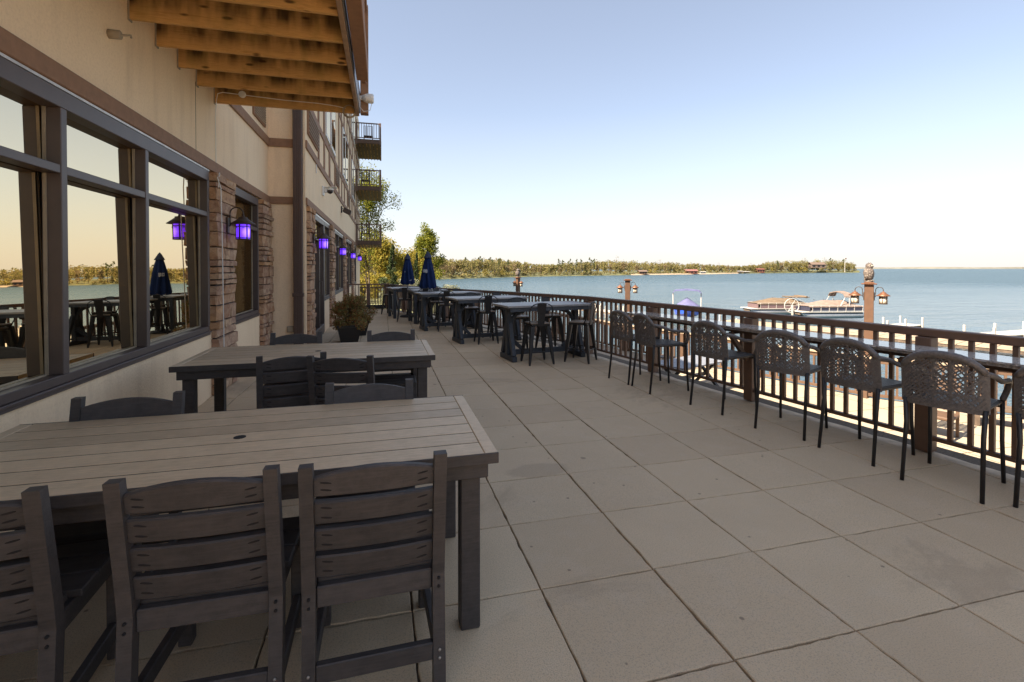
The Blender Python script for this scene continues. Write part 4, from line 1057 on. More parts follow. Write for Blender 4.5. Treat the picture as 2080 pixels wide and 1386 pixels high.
def owl(x, y, z, rz, label, s=1.0):
    t = empty('owl_statue', (x, y, z), rz, label, 'owl statue', 'owl figures on the lantern posts'); t.scale = (s, s, s)
    m = MB(); m.lathe([(.06, .055), (.115, .10), (.145, .20), (.148, .28), (.125, .36), (.098, .40), (.102, .43), (.112, .47), (.105, .52), (.07, .555), (.01, .565)], 18, sy=.85); m.obj('body', 'owl_resin', t, True)
    for q in (-1, 1):
        m = MB(); m.lathe([(.026, 0), (.018, .03), (.002, .062)], 8, (q*.068, -.01, .53)); m.obj('ear_tuft', 'owl_resin', t)
        m = MB(); vs = []
        m.lathe([(.01, -.17), (.055, -.08), (.075, .02), (.06, .12), (.01, .15)], 10, (q*.128, .03, .25), .45, 1.1); m.obj('wing', 'owl_resin', t, True)
        m = MB(); m.lathe([(.028, 0), (.024, .012), (.002, .016)], 10); m.v = [(x_+q*.042, -z_-.082, y_+.485) for x_, y_, z_ in m.v]; m.obj('eye', 'frosted', t)
        m = MB(); m.box((q*.05, -.07, .045), (.05, .08, .04), .014); m.obj('foot', 'owl_resin', t)
    m = MB(); m.lathe([(.014, 0), (.001, .03)], 6); m.v = [(x_, -z_-.092, y_+.455) for x_, y_, z_ in m.v]; m.obj('beak', 'slot', t)
    m = MB(); m.lathe([(.10, 0), (.105, .02), (.085, .045), (.05, .06)], 12); m.obj('base', 'owl_resin', t)
    m = MB(); m.box((0, .10, .10), (.09, .05, .18), .02); m.obj('tail', 'owl_resin', t)
owl(11.5, 9.3, 1.20, R(20), 'resin horned owl figure standing on the nearest lantern post', .82)
owl(7.48, 26.98, 1.03, R(20), 'small owl figure on the farthest lantern post', .85)

# ================================================================== SMALL THINGS on the walls
def wall_thing(name, loc, label, cat): return empty(name, loc, 0, label, cat)
t = wall_thing('security_camera', (W2, 12.15, 3.34), 'white dome security camera on the stucco wall above the glazed door', 'camera')
m = MB(); m.box((.02, 0, 0), (.04, .20, .22), .01); m.box((.075, 0, .03), (.07, .12, .12), .012); m.obj('mount', 'white_plastic', t)
m = MB(); m.box((.19, 0, .085), (.26, .22, .012), .004); m.obj('sunshield', 'white_plastic', t)
m = MB(); m.lathe([(.07, .05), (.085, .02), (.08, -.01)], 16, (.17, 0, .03)); m.obj('housing', 'white_plastic', t, True)
m = MB(); m.lathe([(.072, .0), (.07, -.04), (.045, -.07), (.003, -.085)], 16, (.17, 0, .022)); m.obj('dome', 'dark_glass', t, True)
t = wall_thing('floodlight', (W2, 17.4, 3.52), 'small bronze floodlight on the upper wall of the far wing', 'floodlight')
m = MB(); m.box((.02, 0, 0), (.04, .14, .22), .006); m.obj('back_plate', 'bronze', t)
m = MB(); m.box((.2, 0, -.06), (.26, .26, .16), .02, Matrix.Rotation(R(28), 3, 'Y')); m.obj('lamp_head', 'bronze', t)
m = MB(); m.tube([(.03, 0, .02), (.1, 0, .03), (.16, 0, -.02)], .015, 6); m.obj('arm', 'bronze', t)
m = MB(); m.tube([(.012, 0, -.09), (.012, 0, .09)], .012, 8); tag(m.obj('vent_tube', 'white_plastic', None, loc=(W2+.004, 11.0, 3.63)), 'short white tube on the stucco below the upper timber band', 'vent tube')
t = wall_thing('outlet_box', (-1.63, YC-.001, .43), 'small weatherproof outlet box low on the recess wall', 'outlet')
m = MB(); m.box((0, -.025, 0), (.13, .05, .11), .008); m.obj('cover', 'blind', t); m = MB(); m.box((0, -.053, 0), (.10, .006, .08), .002); m.obj('lid', 'bead', t)
t = wall_thing('wall_bracket', (W1, 4.36, 3.31), 'cream plastic anchor bracket on the stucco left of the timber deck', 'bracket')
m = MB(); m.lathe([(.034, 0), (.034, .075), (.024, .082)], 14); m.v = [(z_, x_, y_) for x_, y_, z_ in m.v]; m.obj('stub', 'blind', t, True)
m = MB(); m.tube([(.075, 0, .0), (.11, .014, .008), (.135, .02, .014), (.13, .035, .0)], .008, 6); m.obj('hook', 'blind', t)
# cable, junction box, coil and speaker on the deck
m = MB(); yj = 6.728
m.tube([(-1.982, 6.75, 2.2), (-1.988, 6.75, 2.9), (-1.986, 6.74, 3.4), (-1.97, yj-.004, 3.60), (-1.955, yj-.004, 3.68), (-1.9, yj-.005, 3.70), (-1.6, yj-.005, 3.685), (-1.2, yj-.005, 3.665), (-.8, yj-.005, 3.66), (-.6, yj-.005, 3.645), (-.47, yj-.006, 3.625)], .005, 5)
tag(m.obj('cable', 'white_plastic'), 'thin white cable running down the wall and along the last deck joist', 'cable')
m = MB(); m.tube([(-1.982, 6.75, 2.2), (-1.92, 6.70, 2.70), (-1.915, 6.60, 2.62), (-1.89, 6.64, 2.5), (-1.885, 6.66, 1.9), (-1.885, 6.68, 1.2), (-1.885, 6.70, .5), (-1.885, 6.70, .03)], .006, 5)
m.v = [(x, y-.05, z) for x, y, z in m.v]; tag(m.obj('extension_cable', 'white_plastic'), 'pale cable hanging down the face of the nearest stone pier', 'cable')
m = MB(); m.lathe([(.04, 0), (.043, .02), (.035, .035)], 14); m.v = [(x-1.68, yj-.002-z, 3.69+y) for x, y, z in m.v]; tag(m.obj('junction_box', 'white_plastic'), 'round white junction box on the last deck joist', 'junction box')
m = MB()
for q in range(4): m.tube([(-.42+(.085-.006*q)*math.cos(a*PI/10), yj-.012-.006*q, 3.585+(.085-.004*q)*math.sin(a*PI/10)) for a in range(20)], .004, 5, True)
tag(m.obj('cable_coil', 'bead'), 'coil of wire hanging at the end of the last deck joist', 'cable')
t = wall_thing('speaker', (-.287, 6.60, 3.735), 'small white loudspeaker at the outer corner of the timber deck', 'speaker')
m = MB(); m.lathe([(.035, 0), (.06, .06), (.062, .13), (.05, .145)], 14); m.v = [(z_+.03, x_, y_) for x_, y_, z_ in m.v]; m.obj('horn', 'white_plastic', t, True)
m = MB(); m.box((.015, 0, 0), (.05, .05, .05), .006); m.obj('mount', 'white_plastic', t)
m = MB(); m.tube([(.0, -.02, -.02), (.0, -.03, -.12), (.05, -.02, -.18), (.13, .0, -.15), (.15, 0, -.06)], .004, 5); m.obj('lead', 'white_plastic', t)

# ================================================================== PLANTERS
def leaf_cloud(m, pts, n, size, rng, aspect=.5, jit=.1, up=0.0):
    for _ in range(n):
        c, r = pts[rng.randrange(len(pts))]
        while True:
            d = Vector((rng.uniform(-1, 1), rng.uniform(-1, 1), rng.uniform(-1, 1)))
            if .15 < d.length < 1: break
        p = Vector(c)+Vector((d.x*r[0], d.y*r[1], d.z*r[2]))
        a = Vector((rng.gauss(0, 1), rng.gauss(0, 1), rng.gauss(0, .7)+up)).normalized(); b = a.cross(Vector((rng.gauss(0, 1), rng.gauss(0, 1), rng.gauss(0, 1)))).normalized()
        s = size*rng.uniform(.6, 1.4); a *= s; b *= s*aspect
        m.add([p-a*.5, p+b*.5, p+a*.5, p-b*.5], [(0, 1, 2, 3)])
def potted(x, y, s, seed, label, kind):
    t = empty('potted_shrub', (x, y, 0), R(8), label, 'potted plant', 'planters beside the glazed door'); rng = random.Random(seed)
    m = MB(); m.lathe([(.24, 0), (.25, .01), (.345, .33), (.375, .335), (.38, .375), (.35, .378), (.34, .345), (.2, .33)], 4, a0=PI/4); m.v = [(a*s, b*s, c*s) for a, b, c in m.v]; m.obj('pot', 'pot_black', t)
    m = MB(); m.box((0, 0, .335*s), (.46*s, .46*s, .012)); m.obj('soil', 'soil', t)
    m = MB()
    for q in range(22):
        a = rng.uniform(0, 2*PI); r = rng.uniform(.05, .30)*s; h = rng.uniform(.3, .62)*s
        m.tube([(0, 0, .33*s), (r*.4*math.cos(a), r*.4*math.sin(a), .33*s+h*.5), (r*math.cos(a), r*math.sin(a), .33*s+h)], [.008, .006, .002], 4)
    m.obj('stems', 'bark', t)
    m = MB(); blobs = []
    for q in range(26):
        a = rng.uniform(0, 2*PI); r = rng.uniform(.02, .40)*s; blobs.append(((r*math.cos(a), r*math.sin(a), (.36+rng.uniform(.02, .74)*(1-.6*r/(.40*s)))*s), (.13*s, .13*s, .13*s)))
    leaf_cloud(m, blobs, 5200, .07*s, rng, .24, up=.6); m.obj('foliage', 'leaf_potted', t)
potted(-.70, 10.75, .95, 3, 'black square planter with a bushy brown-green shrub near the glazed door', 0)
potted(-.56, 11.75, .88, 8, 'second planter, half hidden behind the bushy one in the black pot', 1)

# ================================================================== TREES near the end of the terrace
def branching(m, tips, p, d, L, r, depth, rng, spread=.55, upb=.15):
    n = 4; pts = [p]; q = Vector(p); dd = Vector(d)
    for i in range(n):
        dd = (dd+Vector((rng.gauss(0, .09), rng.gauss(0, .09), rng.gauss(0, .06)+upb*.12))).normalized(); q = q+dd*L/n; pts.append(q.copy())
    m.tube(pts, [lerp(r, r*.62, i/n) for i in range(n+1)], 6 if depth > 2 else 4, cap=False)
    if depth <= 1: tips += [(pts[2], dd), (pts[3], dd)]
    if depth == 0: tips.append((q, dd)); return
    k = rng.choice((2, 3, 3)) if depth > 1 else 3
    for i in range(k):
        a = rng.uniform(0, 2*PI); s = rng.uniform(.6, 1.3)*spread
        ax = dd.orthogonal().normalized(); ax = Matrix.Rotation(a, 3, dd) @ ax
        nd = (dd*math.cos(s)+ax*math.sin(s)+Vector((0, 0, upb))).normalized()
        branching(m, tips, pts[-1] if i else pts[-1], nd, L*rng.uniform(.62, .85), r*.60, depth-1, rng, spread, upb)
    for i in (2, 3):
        if rng.random() < .75:
            a = rng.uniform(0, 2*PI); ax = Matrix.Rotation(a, 3, dd) @ dd.orthogonal().normalized()
            branching(m, tips, pts[i], (dd*.5+ax*.85).normalized(), L*.6, r*.4, max(0, depth-2), rng, spread, upb)
def big_tree(name, loc, H, seed, leafmat, nleaf, lsize, label, trunks=1, depth=4, spread=.5, upb=.2, clump=.35, lean=(0, 0), cat='tree', group=None, maxr=None):
    t = empty(name, loc, 0, label, cat, group); rng = random.Random(seed); m = MB(); tips = []
    for k in range(trunks):
        d = Vector((lean[0]+rng.uniform(-.12, .12)*(trunks > 1)*2, lean[1]+rng.uniform(-.1, .1), 1)).normalized()
        branching(m, tips, Vector((k*.3-.15*(trunks-1), 0, -.1)), d, H*.36, H*.013, depth, rng, spread, upb)
    zmax = max(v[2] for v in m.v); f = H/zmax*.97
    m.v = [(x*f, y*f, z*f) for x, y, z in m.v]; tips = [(p*f, d) for p, d in tips]
    if maxr:
        g = min(1, (maxr-clump)/max(max(abs(p.x), abs(p.y)) for p, d in tips)); m.v = [(x*g, y*g, z) for x, y, z in m.v]; tips = [(Vector((p.x*g, p.y*g, p.z)), d) for p, d in tips]
    m.obj('trunk', 'bark', t); lm = MB(); blobs = [(p, (clump, clump, clump*.9)) for p, d in tips if p.z > H*.12]
    leaf_cloud(lm, blobs, nleaf, lsize, rng, .62); lm.obj('crown', leafmat, t); return t
big_tree('birch_tree', far(748, 47, LOW-.05), 14.0, 12, 'leaf_spring', 17000, .16, 'tall sparse tree with young leaves rising behind the stacked balconies', trunks=3, depth=4, spread=.5, upb=.2, clump=.55, lean=(.0, 0), maxr=3.5)
big_tree('leafy_tree', far(885, 58, LOW-.1), 8.6, 33, 'leaf_spring', 8200, .19, 'yellow-green leafy tree behind the right umbrella at the lake edge', trunks=2, depth=3, spread=.62, upb=.15, clump=.5, maxr=2.6)
GL = ['golden tree just right of the building corner below the lowest balcony', 'golden tree behind the birch trunks', 'tall golden tree between the birch and the cedar', 'golden tree right behind the dark cedar', 'golden tree behind the left umbrella', 'golden tree between the umbrellas and the leafy tree', 'golden tree mostly hidden by the building corner']
for i, (px, d, H, sd) in enumerate(((728, 80, 7.5, 3), (748, 72, 8.5, 4), (772, 85, 8.5, 5), (795, 74, 6.5, 6), (822, 88, 7.0, 7), (846, 80, 6.2, 8), (700, 75, 9, 9))):
    p = far(px, d, LOW-.3); p.y = min(p.y, 100)
    big_tree('golden_tree', p, H, sd, 'leaf_gold', 4600, .32, GL[i], depth=3, spread=.75, upb=.08, clump=1.15, group='golden trees beyond the patio end')
for i, (px, d, sd, lab) in enumerate(((733, 52, 1, 'low golden bush beyond the end railing, beside the building corner'), (757, 55, 2, 'low golden bush beyond the end railing, behind the birch trunks'), (782, 50, 3, 'low golden bush beyond the end railing, left of the dark cedar'), (830, 56, 4, 'low golden bush behind the gap between the umbrellas'))):
    t = empty('golden_bush', far(px, d, LOW-.1), 0, lab, 'bush', 'golden bushes beyond the end railing'); rg_ = random.Random(sd); m = MB()
    for q in range(9): a = q*.7; m.tube([(0, 0, 0), (.5*math.cos(a), .5*math.sin(a), .9), (1.0*math.cos(a), 1.0*math.sin(a), 1.9)], [.03, .02, .006], 4)
    m.obj('stems', 'bark', t); m = MB(); leaf_cloud(m, [(Vector((rg_.uniform(-1.3, 1.3), rg_.uniform(-1, 1), rg_.uniform(.3, 2.5))), (.5, .5, .45)) for q in range(30)], 2600, .2, rg_, .6); m.obj('crown', 'leaf_gold', t)
def cedar(loc, H, W_, seed, label, lobes):
    t = empty('cedar_tree', loc, 0, label, 'tree', 'dark cedars at the patio end'); rng = random.Random(seed)
    m = MB(); m.tube([(0, 0, 0), (.02, 0, H*.5), (.05, 0, H*.96)], [.07, .05, .01], 6); m.obj('trunk', 'bark', t)
    lm = MB(); blobs = []
    for q in range(34):
        f = q/34; r = W_*(1-f)**.6*rng.uniform(.5, .95); a = rng.uniform(0, 2*PI)
        blobs.append((Vector((r*.55*math.cos(a)+.05*math.sin(7*f), r*.55*math.sin(a), .25+f*(H-.3))), (r*.5+.05, r*.5+.05, .26)))
    for (x, z, r) in lobes: blobs += [(Vector((x, 0, z)), (r, r, r*.8))]*3
    leaf_cloud(lm, blobs, 6200, .13, rng, .4, up=.3); lm.obj('crown', 'leaf_cedar', t)
cedar(far(797, 40, LOW), 5.1, .78, 4, 'dark columnar cedar left of the umbrellas, with a bulging side', [(-.75, 2.1, .42), (.25, 1.2, .6)])
cedar(far(846, 44, LOW), 4.5, .45, 9, 'second, slimmer dark cedar between the two umbrellas', [])
t = empty('flowering_shrub', far(893, 46, LOW-.3), 0, 'pale silvery shrub at the lake edge right of the umbrellas', 'shrub'); rng = random.Random(2); m = MB()
for q in range(14): a = rng.uniform(0, 2*PI); m.tube([(0, 0, 0), (.6*math.cos(a), .6*math.sin(a), .7), (1.5*math.cos(a), 1.3*math.sin(a), 1.2)], [.03, .02, .008], 4)
m.obj('stems', 'bark', t); m = MB(); leaf_cloud(m, [(Vector((rng.uniform(-1.7, 1.7), rng.uniform(-1.2, 1.2), rng.uniform(.5, 1.6))), (.45, .45, .35)) for q in range(26)], 3200, .15, rng, .5); m.obj('crown', 'leaf_white', t)
t = empty('flowering_shrub', far(808, 43, LOW), 0, 'pale shrub between the dark cedars behind the left umbrella', 'shrub'); m = MB()
leaf_cloud(m, [(Vector((rng.uniform(-1.2, 1.6), rng.uniform(-.5, .5), rng.uniform(.5, 2.0))), (.4, .4, .35)) for q in range(18)], 1800, .15, rng, .5); m.obj('crown', 'leaf_white', t); m = MB(); m.tube([(0, 0, -.05), (0, 0, .8), (.4, 0, 1.5)], [.05, .04, .01], 5); m.obj('stems', 'bark', t)

# ================================================================== FAR SHORE
SH = [(560, 135), (640, 150), (720, 165), (800, 180), (880, 200), (925, 214), (1000, 240), (1100, 276), (1200, 305), (1300, 335), (1400, 368), (1460, 391), (1500, 425), (1560, 455), (1640, 490), (1700, 512), (1746, 521)]
TOP = [(560, 500), (720, 515), (860, 522), (925, 526), (960, 523), (1000, 524), (1040, 528), (1080, 535), (1110, 537), (1150, 533), (1200, 529), (1240, 527), (1300, 530), (1400, 534), (1460, 537), (1500, 540), (1545, 536), (1560, 531), (1600, 530), (1640, 527), (1700, 527), (1735, 532), (1746, 540)]
def interp(T, x):
    for (a, b), (c, d) in zip(T, T[1:]):
        if x <= c: return lerp(b, d, (x-a)/(c-a))
    return T[-1][1]
m = MB(); prev = None
for px, d in SH:
    e = 1.0 if px < 1735 else .2
    cur = [far(px, d-1, LAKE-.3), far(px, d+4, LAKE+.5), far(px, d+30*e, LAKE+1.6), far(px, d+110*e+10, LAKE+2.2), far(px, d+260*e+30, LAKE-.5)]
    if prev:
        for c in range(4): m.add([prev[c], cur[c], cur[c+1], prev[c+1]], [(0, 1, 2, 3)])
    prev = cur
tag(m.obj('far_shore', 'grass'), kind='structure')
m = MB(); prev = None
for px, d in [(1282, 329.3), (1300, 334.5), (1400, 367.5), (1460, 390.5), (1500, 424)]:
    cur = [far(px, d-2.5, LAKE-.25), far(px, d+1.5, LAKE+.62), far(px, d+6, LAKE+.9)]
    if prev:
        for c in range(2): m.add([prev[c], cur[c], cur[c+1], prev[c+1]], [(0, 1, 2, 3)])
    prev = cur
tag(m.obj('beach', 'sand'), kind='structure')
m = MB(); prev = None; rng = random.Random(8)
for k in range(150):
    px = 1640+k*16; d = 3400+200*math.sin(k*.21); h = 11.5+1.4*math.sin(k*.5)+.9*rng.random()
    cur = [far(px, d, LAKE-1), far(px, d+25, LAKE+h*.8), far(px, d+120, LAKE+h), far(px, d+700, LAKE)]
    if prev:
        for c in range(3): m.add([prev[c], cur[c], cur[c+1], prev[c+1]], [(0, 1, 2, 3)])
    prev = cur
tag(m.obj('far_hills', 'far_wood'), kind='structure')
def decid(m, rng, H, W_, o=Vector((0, 0, 0)), n=70, s=.75):
    blobs = []
    for q in range(8):
        f = rng.uniform(.25, 1); a = rng.uniform(0, 2*PI); r = W_*.34*rng.uniform(.3, 1.0)*(1.15-f*.55)
        blobs.append((o+Vector((r*math.cos(a), r*math.sin(a), H*f*.86)), (W_*.24, W_*.24, H*.13)))
    leaf_cloud(m, blobs, n, s, rng, .8)
def conif(m, rng, H, W_, o=Vector((0, 0, 0)), n=70, s=.6):
    for _ in range(n):
        f = rng.random()**1.3; r = W_*.5*(1-f)*rng.uniform(.5, 1.05)+.05; a = rng.uniform(0, 2*PI); p = o+Vector((r*math.cos(a), r*math.sin(a), H*(.08+.92*f)))
        ss = s*(1.1-.7*f); q = Vector((math.cos(a), math.sin(a), -.45))*ss; b = Vector((-math.sin(a), math.cos(a), 0))*ss*.7
        m.add([p-q*.5, p+b*.5, p+q*.5, p-b*.5], [(0, 1, 2, 3)])
def pine(m, rng, H, W_, o=Vector((0, 0, 0)), n=70, s=.7):
    blobs = [(o+Vector((rng.uniform(-.3, .3)*W_, rng.uniform(-.3, .3)*W_, H*(.42+.55*(q/9)))), (W_*.24*(1.15-q/11), W_*.24*(1.15-q/11), H*.055)) for q in range(10)]
    leaf_cloud(m, blobs, n, s, rng, .7)
trunk_m = MB(); trunk_m.tube([(0, 0, -.05), (.0, 0, .5), (.01, 0, .92)], [.022, .015, .004], 5); TRM = trunk_m.mesh('trunk', 'bark')
def bare(m, rng, H, W_, n=40): leaf_cloud(m, [(Vector((rng.uniform(-.35, .35)*W_, rng.uniform(-.35, .35)*W_, H*rng.uniform(.5, .97))), (W_*.15, W_*.15, H*.06)) for q in range(10)], n, .5, rng, .35)
VAR = {}
for kind, fn, mat, nv in (('deciduous_tree', decid, 'leaf_far', 6), ('brown_tree', decid, 'leaf_far_brown', 3), ('spruce_tree', conif, 'leaf_far_dark', 3), ('pine_tree', pine, 'leaf_far_dark', 3), ('yellow_bush', decid, 'leaf_far_yellow', 3), ('bare_tree', bare, 'leaf_far_brown', 2)):
    VAR[kind] = []
    for v in range(nv):
        m = MB(); rng = random.Random(hash(kind) % 1000 if False else len(kind)*17+v)
        if fn is decid: fn(m, rng, 10, 8.5 if kind == 'yellow_bush' else 6.5, n=330, s=.72)
        elif fn is bare: fn(m, rng, 10, 6, n=90)
        else: fn(m, rng, 10, 3.6 if fn is conif else 5, n=170, s=.85)
        m.v = [(x/10, y/10, z/10) for x, y, z in m.v]; VAR[kind].append(m.mesh('crown', mat))
LAB = {'deciduous_tree': 'green budding tree on the far shore across the lake', 'brown_tree': 'brownish budding tree on the far shore across the lake', 'spruce_tree': 'dark pointed spruce on the far shore across the lake', 'pine_tree': 'tall dark pine standing above the woods on the far shore', 'yellow_bush': 'rounded yellow bush at the water on the far shore', 'bare_tree': 'thin bare tree standing above the woods on the far shore'}
def shore_tree(kind, px, back, H, wide, rng, z=None):
    d = interp(SH, px)+back; t = empty(kind, far(px, d, LAKE+.3+min(back, 60)*.022 if z is None else z), rng.uniform(0, 6), LAB[kind], 'bush' if kind == 'yellow_bush' else 'tree', {'deciduous_tree': 'green trees', 'brown_tree': 'brownish trees', 'spruce_tree': 'dark spruces', 'pine_tree': 'tall pines', 'yellow_bush': 'yellow bushes', 'bare_tree': 'bare trees'}[kind]+' across the lake')
    t.scale = (H*wide, H*wide, H); put('crown', rng.choice(VAR[kind]), t)
    if kind != 'yellow_bush': put('trunk', TRM, t)
rng = random.Random(42)
def topz(px, back=0): d = interp(SH, px)+back; return ((545-interp(TOP, px))*d/F_PX+CAM_H-LAKE)*1.08
for k in range(92):
    px = 700+k*11.4+rng.uniform(-4, 4)
    if 1330 < px < 1350 or px > 1742: continue
    shore_tree('deciduous_tree' if rng.random() < .72 else 'brown_tree', px, rng.uniform(6, 16), topz(px)*rng.uniform(.62, .88), rng.uniform(.8, 1.15), rng)
for px in (1005, 1012, 1030, 1052, 1062, 1066, 1085, 1115, 1136, 1146, 1151, 1163, 1176, 1181, 1188, 1199, 1279, 1340, 1357, 1492, 1498, 1508, 1578, 1640, 1687):
    shore_tree('spruce_tree', px, rng.uniform(4, 9), topz(px)*rng.uniform(.62, .98), rng.uniform(.8, 1.0), rng)
for px, f in ((946, 1.06), (975, 1.10), (996, 1.06), (1014, 1.04), (1031, 1.03), (1135, 1.35), (1144, 1.2), (1158, 1.25), (1171, 1.2), (1181, 1.16), (1198, 1.22), (1206, 1.12), (1578, 1.08), (1686, 1.13), (1713, 1.15)):
    shore_tree('pine_tree', px, rng.uniform(10, 30), topz(px)*f*.86, rng.uniform(.7, .9), rng)
for px in (1322, 1330, 1567, 1616, 1628, 1634, 985, 1020): shore_tree('yellow_bush', px, 4, topz(px)*.42, 1.25, rng)
for px in (1252, 1340, 1460, 1526, 1634, 1675, 1715): shore_tree('bare_tree', px, 20, topz(px)*1.12, .8, rng)
m = MB(); md = MB(); rng = random.Random(77)
for k in range(1150):
    px = rng.uniform(560, 1738); back = rng.uniform(14, 75)*(1 if px < 1500 else .55); d = interp(SH, px)+back
    base_ = LAKE+.5+back*.02; H = max(3, (topz(px, back)-(base_-LAKE))*rng.uniform(.72, 1.0))
    (decid)(m, rng, H, H*.62, far(px, d, base_), 112, .72)
tag(m.obj('far_woods', 'leaf_far'), kind='stuff')
m = MB()
for k in range(170):
    px = rng.uniform(700, 1738); d = interp(SH, px)+rng.uniform(2.5, 6)
    decid(m, rng, rng.uniform(1.5, 3.4), rng.uniform(2.5, 5), far(px, d, LAKE+.2), 26, .7)
tag(m.obj('shore_undergrowth', 'leaf_far'), kind='stuff')
# houses on the far shore
def cabin(px, d, L_, W_, H, roofh, wall, roof, rz, label, cat='boathouse', z=LAKE+.6):
    t = empty('lakeside_house', far(px, d, z), rz, label, cat); m = MB(); m.box((0, 0, H/2), (L_, W_, H)); m.obj('wall', wall, t)
    m = MB(); m.ext([(-W_/2-.5, H), (0, H+roofh), (W_/2+.5, H), (W_/2+.5, H-.15), (0, H+roofh-.2), (-W_/2-.5, H-.15)], lambda y, zz: (-L_/2-.5, y, zz), lambda y, zz: (L_/2+.5, y, zz)); m.obj('roof', roof, t)
    for k in range(3):
        m = MB(); m.box((-L_/3+k*L_/3, -W_/2-.03, H*.5), (L_*.16, .08, H*.45)); m.obj('window', 'dark_glass', t)
RZ_ = -YAW
cabin(1403, 372, 8.5, 5, 2.0, 1.3, 'red_wall', 'roof_red', RZ_, 'long red boathouse on the far beach, middle of the shoreline')
cabin(1543, 452, 6.5, 5, 3.0, .9, 'red_wall', 'red_wall', RZ_, 'small red boathouse on the far shore, left of the wooded point')
cabin(1658, 500, 14, 8, 3.4, 2.4, 'roof_brown', 'roof_brown', RZ_, 'brown lodge with a broad roof among trees on the point', 'house', LAKE+5.0)
cabin(1305, 338, 5, 4, 1.8, 1.0, 'fence_brown', 'roof_brown', RZ_, 'small brown shed on the far beach beside the yellow bushes', 'shed')
cabin(1427, 372, 3.5, 2.4, 1.3, .3, 'boat_white', 'boat_white', RZ_, 'small white shed on the far beach right of the red boathouse', 'shed')
cabin(1502, 427, 4.2, 3, 1.5, .3, 'bark', 'boat_white', RZ_, 'white-roofed boat shelter on the far shore', 'shed')
cabin(1515, 432, 5, 3, 1.1, .3, 'bark', 'boat_white', RZ_, 'lower white-roofed boat shelter beside the other shelter', 'shed')
t = empty('flagpole', far(1716, 508, LAKE+.5), 0, 'tall white flagpole with a dark flag on the wooded point', 'flagpole'); m = MB(); m.tube([(0, 0, 0), (0, 0, 15.5)], .14, 6); m.obj('pole', 'white_plastic', t); m = MB(); m.box((1.1, 0, 14.2), (2.0, .08, 1.3)); m.obj('flag', 'red_wall', t)

# ================================================================== BOATS, DOCKS
def pontoon_boat(loc, rz, cover, side, hull, label, bim_up):
    t = empty('pontoon_boat', loc, rz, label, 'boat', 'covered pontoon boats'); t.scale = (.84, .84, .84)      # bow towards +X
    for s in (-1, 1):
        m = MB(); m.tube([(-3.3, s*.85, .32), (-3.2, s*.85, .32), (2.6, s*.85, .32), (3.1, s*.85, .42), (3.45, s*.85, .60)], [.26, .33, .33, .24, .05], 12); m.obj('pontoon', 'pontoon_metal', t, True)
    m = MB(); m.box((0, 0, .70), (7.2, 2.5, .10), .03); m.obj('deck', 'boat_white', t)
    m = MB(); m.box((3.45, 0, .52), (.05, 1.3, .3), .01); m.obj('bow_plate', 'bark', t)
    for s in (-1, 1):
        m = MB(); m.box((-.3, s*1.2, 1.03), (5.6, .05, .50), .01); m.obj('side_panel', side, t)
        m = MB(); m.box((-.3, s*1.2, .80), (5.9, .07, .14), .02); m.obj('hull_band', hull, t)
        m = MB(); m.tube([(-3.0, s*1.22, 1.36), (2.4, s*1.22, 1.36), (2.75, s*1.05, 1.33)], .025, 6); m.obj('rail', 'boat_white', t)
        for q in range(7): m = MB(); m.box((-3.0+q*.92, s*1.245, 1.05), (.045, .03, .62)); m.obj('rail_post', 'boat_white', t)
    for x in (2.72, -3.1): m = MB(); m.box((x, 0, 1.03), (.05, 2.3, .5), .01); m.obj('end_panel', side, t)
    m = MB(); vs = []; fs = []; nx, ny = 22, 10
    for i in range(nx+1):
        f = i/nx; x = lerp(-3.15, 2.82, f); ridge = 1.36+.55*min(1, f/.22, (1-f)/.34)-.05*abs(math.sin(f*PI*3.5))
        for j in range(ny+1):
            g = -1+2*j/ny; k = 1-abs(g)**1.5; vs.append((x, g*1.29, lerp(1.33-.10*(abs(g) == 1), ridge, k)))
    for i in range(nx):
        for j in range(ny): a = i*(ny+1)+j; fs.append((a, a+ny+1, a+ny+2, a+1))
    m.add(vs, fs); m.obj('cover', cover, t, True)
    for q in range(4): m = MB(); m.lathe([(.05, 0), (.05, .05), (.01, .07)], 8, (-1.8+q*1.1, 0, 1.89)); m.obj('cover_pole_tip', 'slot', t)
    if bim_up:
        for q, x in enumerate((-1.55, -1.15)):
            m = MB(); m.tube([(x+.6*(q), -1.2, 1.3), (x, -1.18, 2.35), (x, -.9, 2.62), (x, 0, 2.72), (x, .9, 2.62), (x, 1.18, 2.35), (x+.6*q, 1.2, 1.3)], .03, 6); m.obj('bimini_hoop', 'boat_white', t)
        m = MB(); P = [(-1.22, 2.22), (-1.0, 2.58), (0, 2.76), (1.0, 2.58), (1.22, 2.22), (1.2, 2.36), (.96, 2.68), (0, 2.86), (-.96, 2.68), (-1.2, 2.36)]
        m.ext(P, lambda y, z: (-1.85, y, z), lambda y, z: (-1.0, y, z)); m.obj('bimini', cover, t)
    else:
        m = MB(); m.tube([(-2.9, -1.15, 2.02), (-2.6, 0, 2.08), (-2.9, 1.15, 2.02)], .12, 8); m.box((-2.3, 0, 2.0), (1.9, 2.3, .10), .04); m.obj('bimini', cover, t)
        for s in (-1, 1): m = MB(); m.tube([(-1.6, s*1.15, 1.98), (-2.7, s*1.18, 1.36)], .025, 5); m.obj('bimini_hoop', 'boat_white', t)
    m = MB(); m.box((-3.55, 0, .95), (.45, .42, .62), .10); m.box((-3.62, 0, .35), (.2, .16, .9), .04); m.obj('outboard_motor', 'boat_dark', t)
HB = PI-YAW
pontoon_boat((38.7, 35.2, LAKE+.28), HB+R(4), 'mauve_canvas', 'boat_dark', 'pontoon_metal', 'silver pontoon boat with a mauve cover and a raised canvas arch', True)
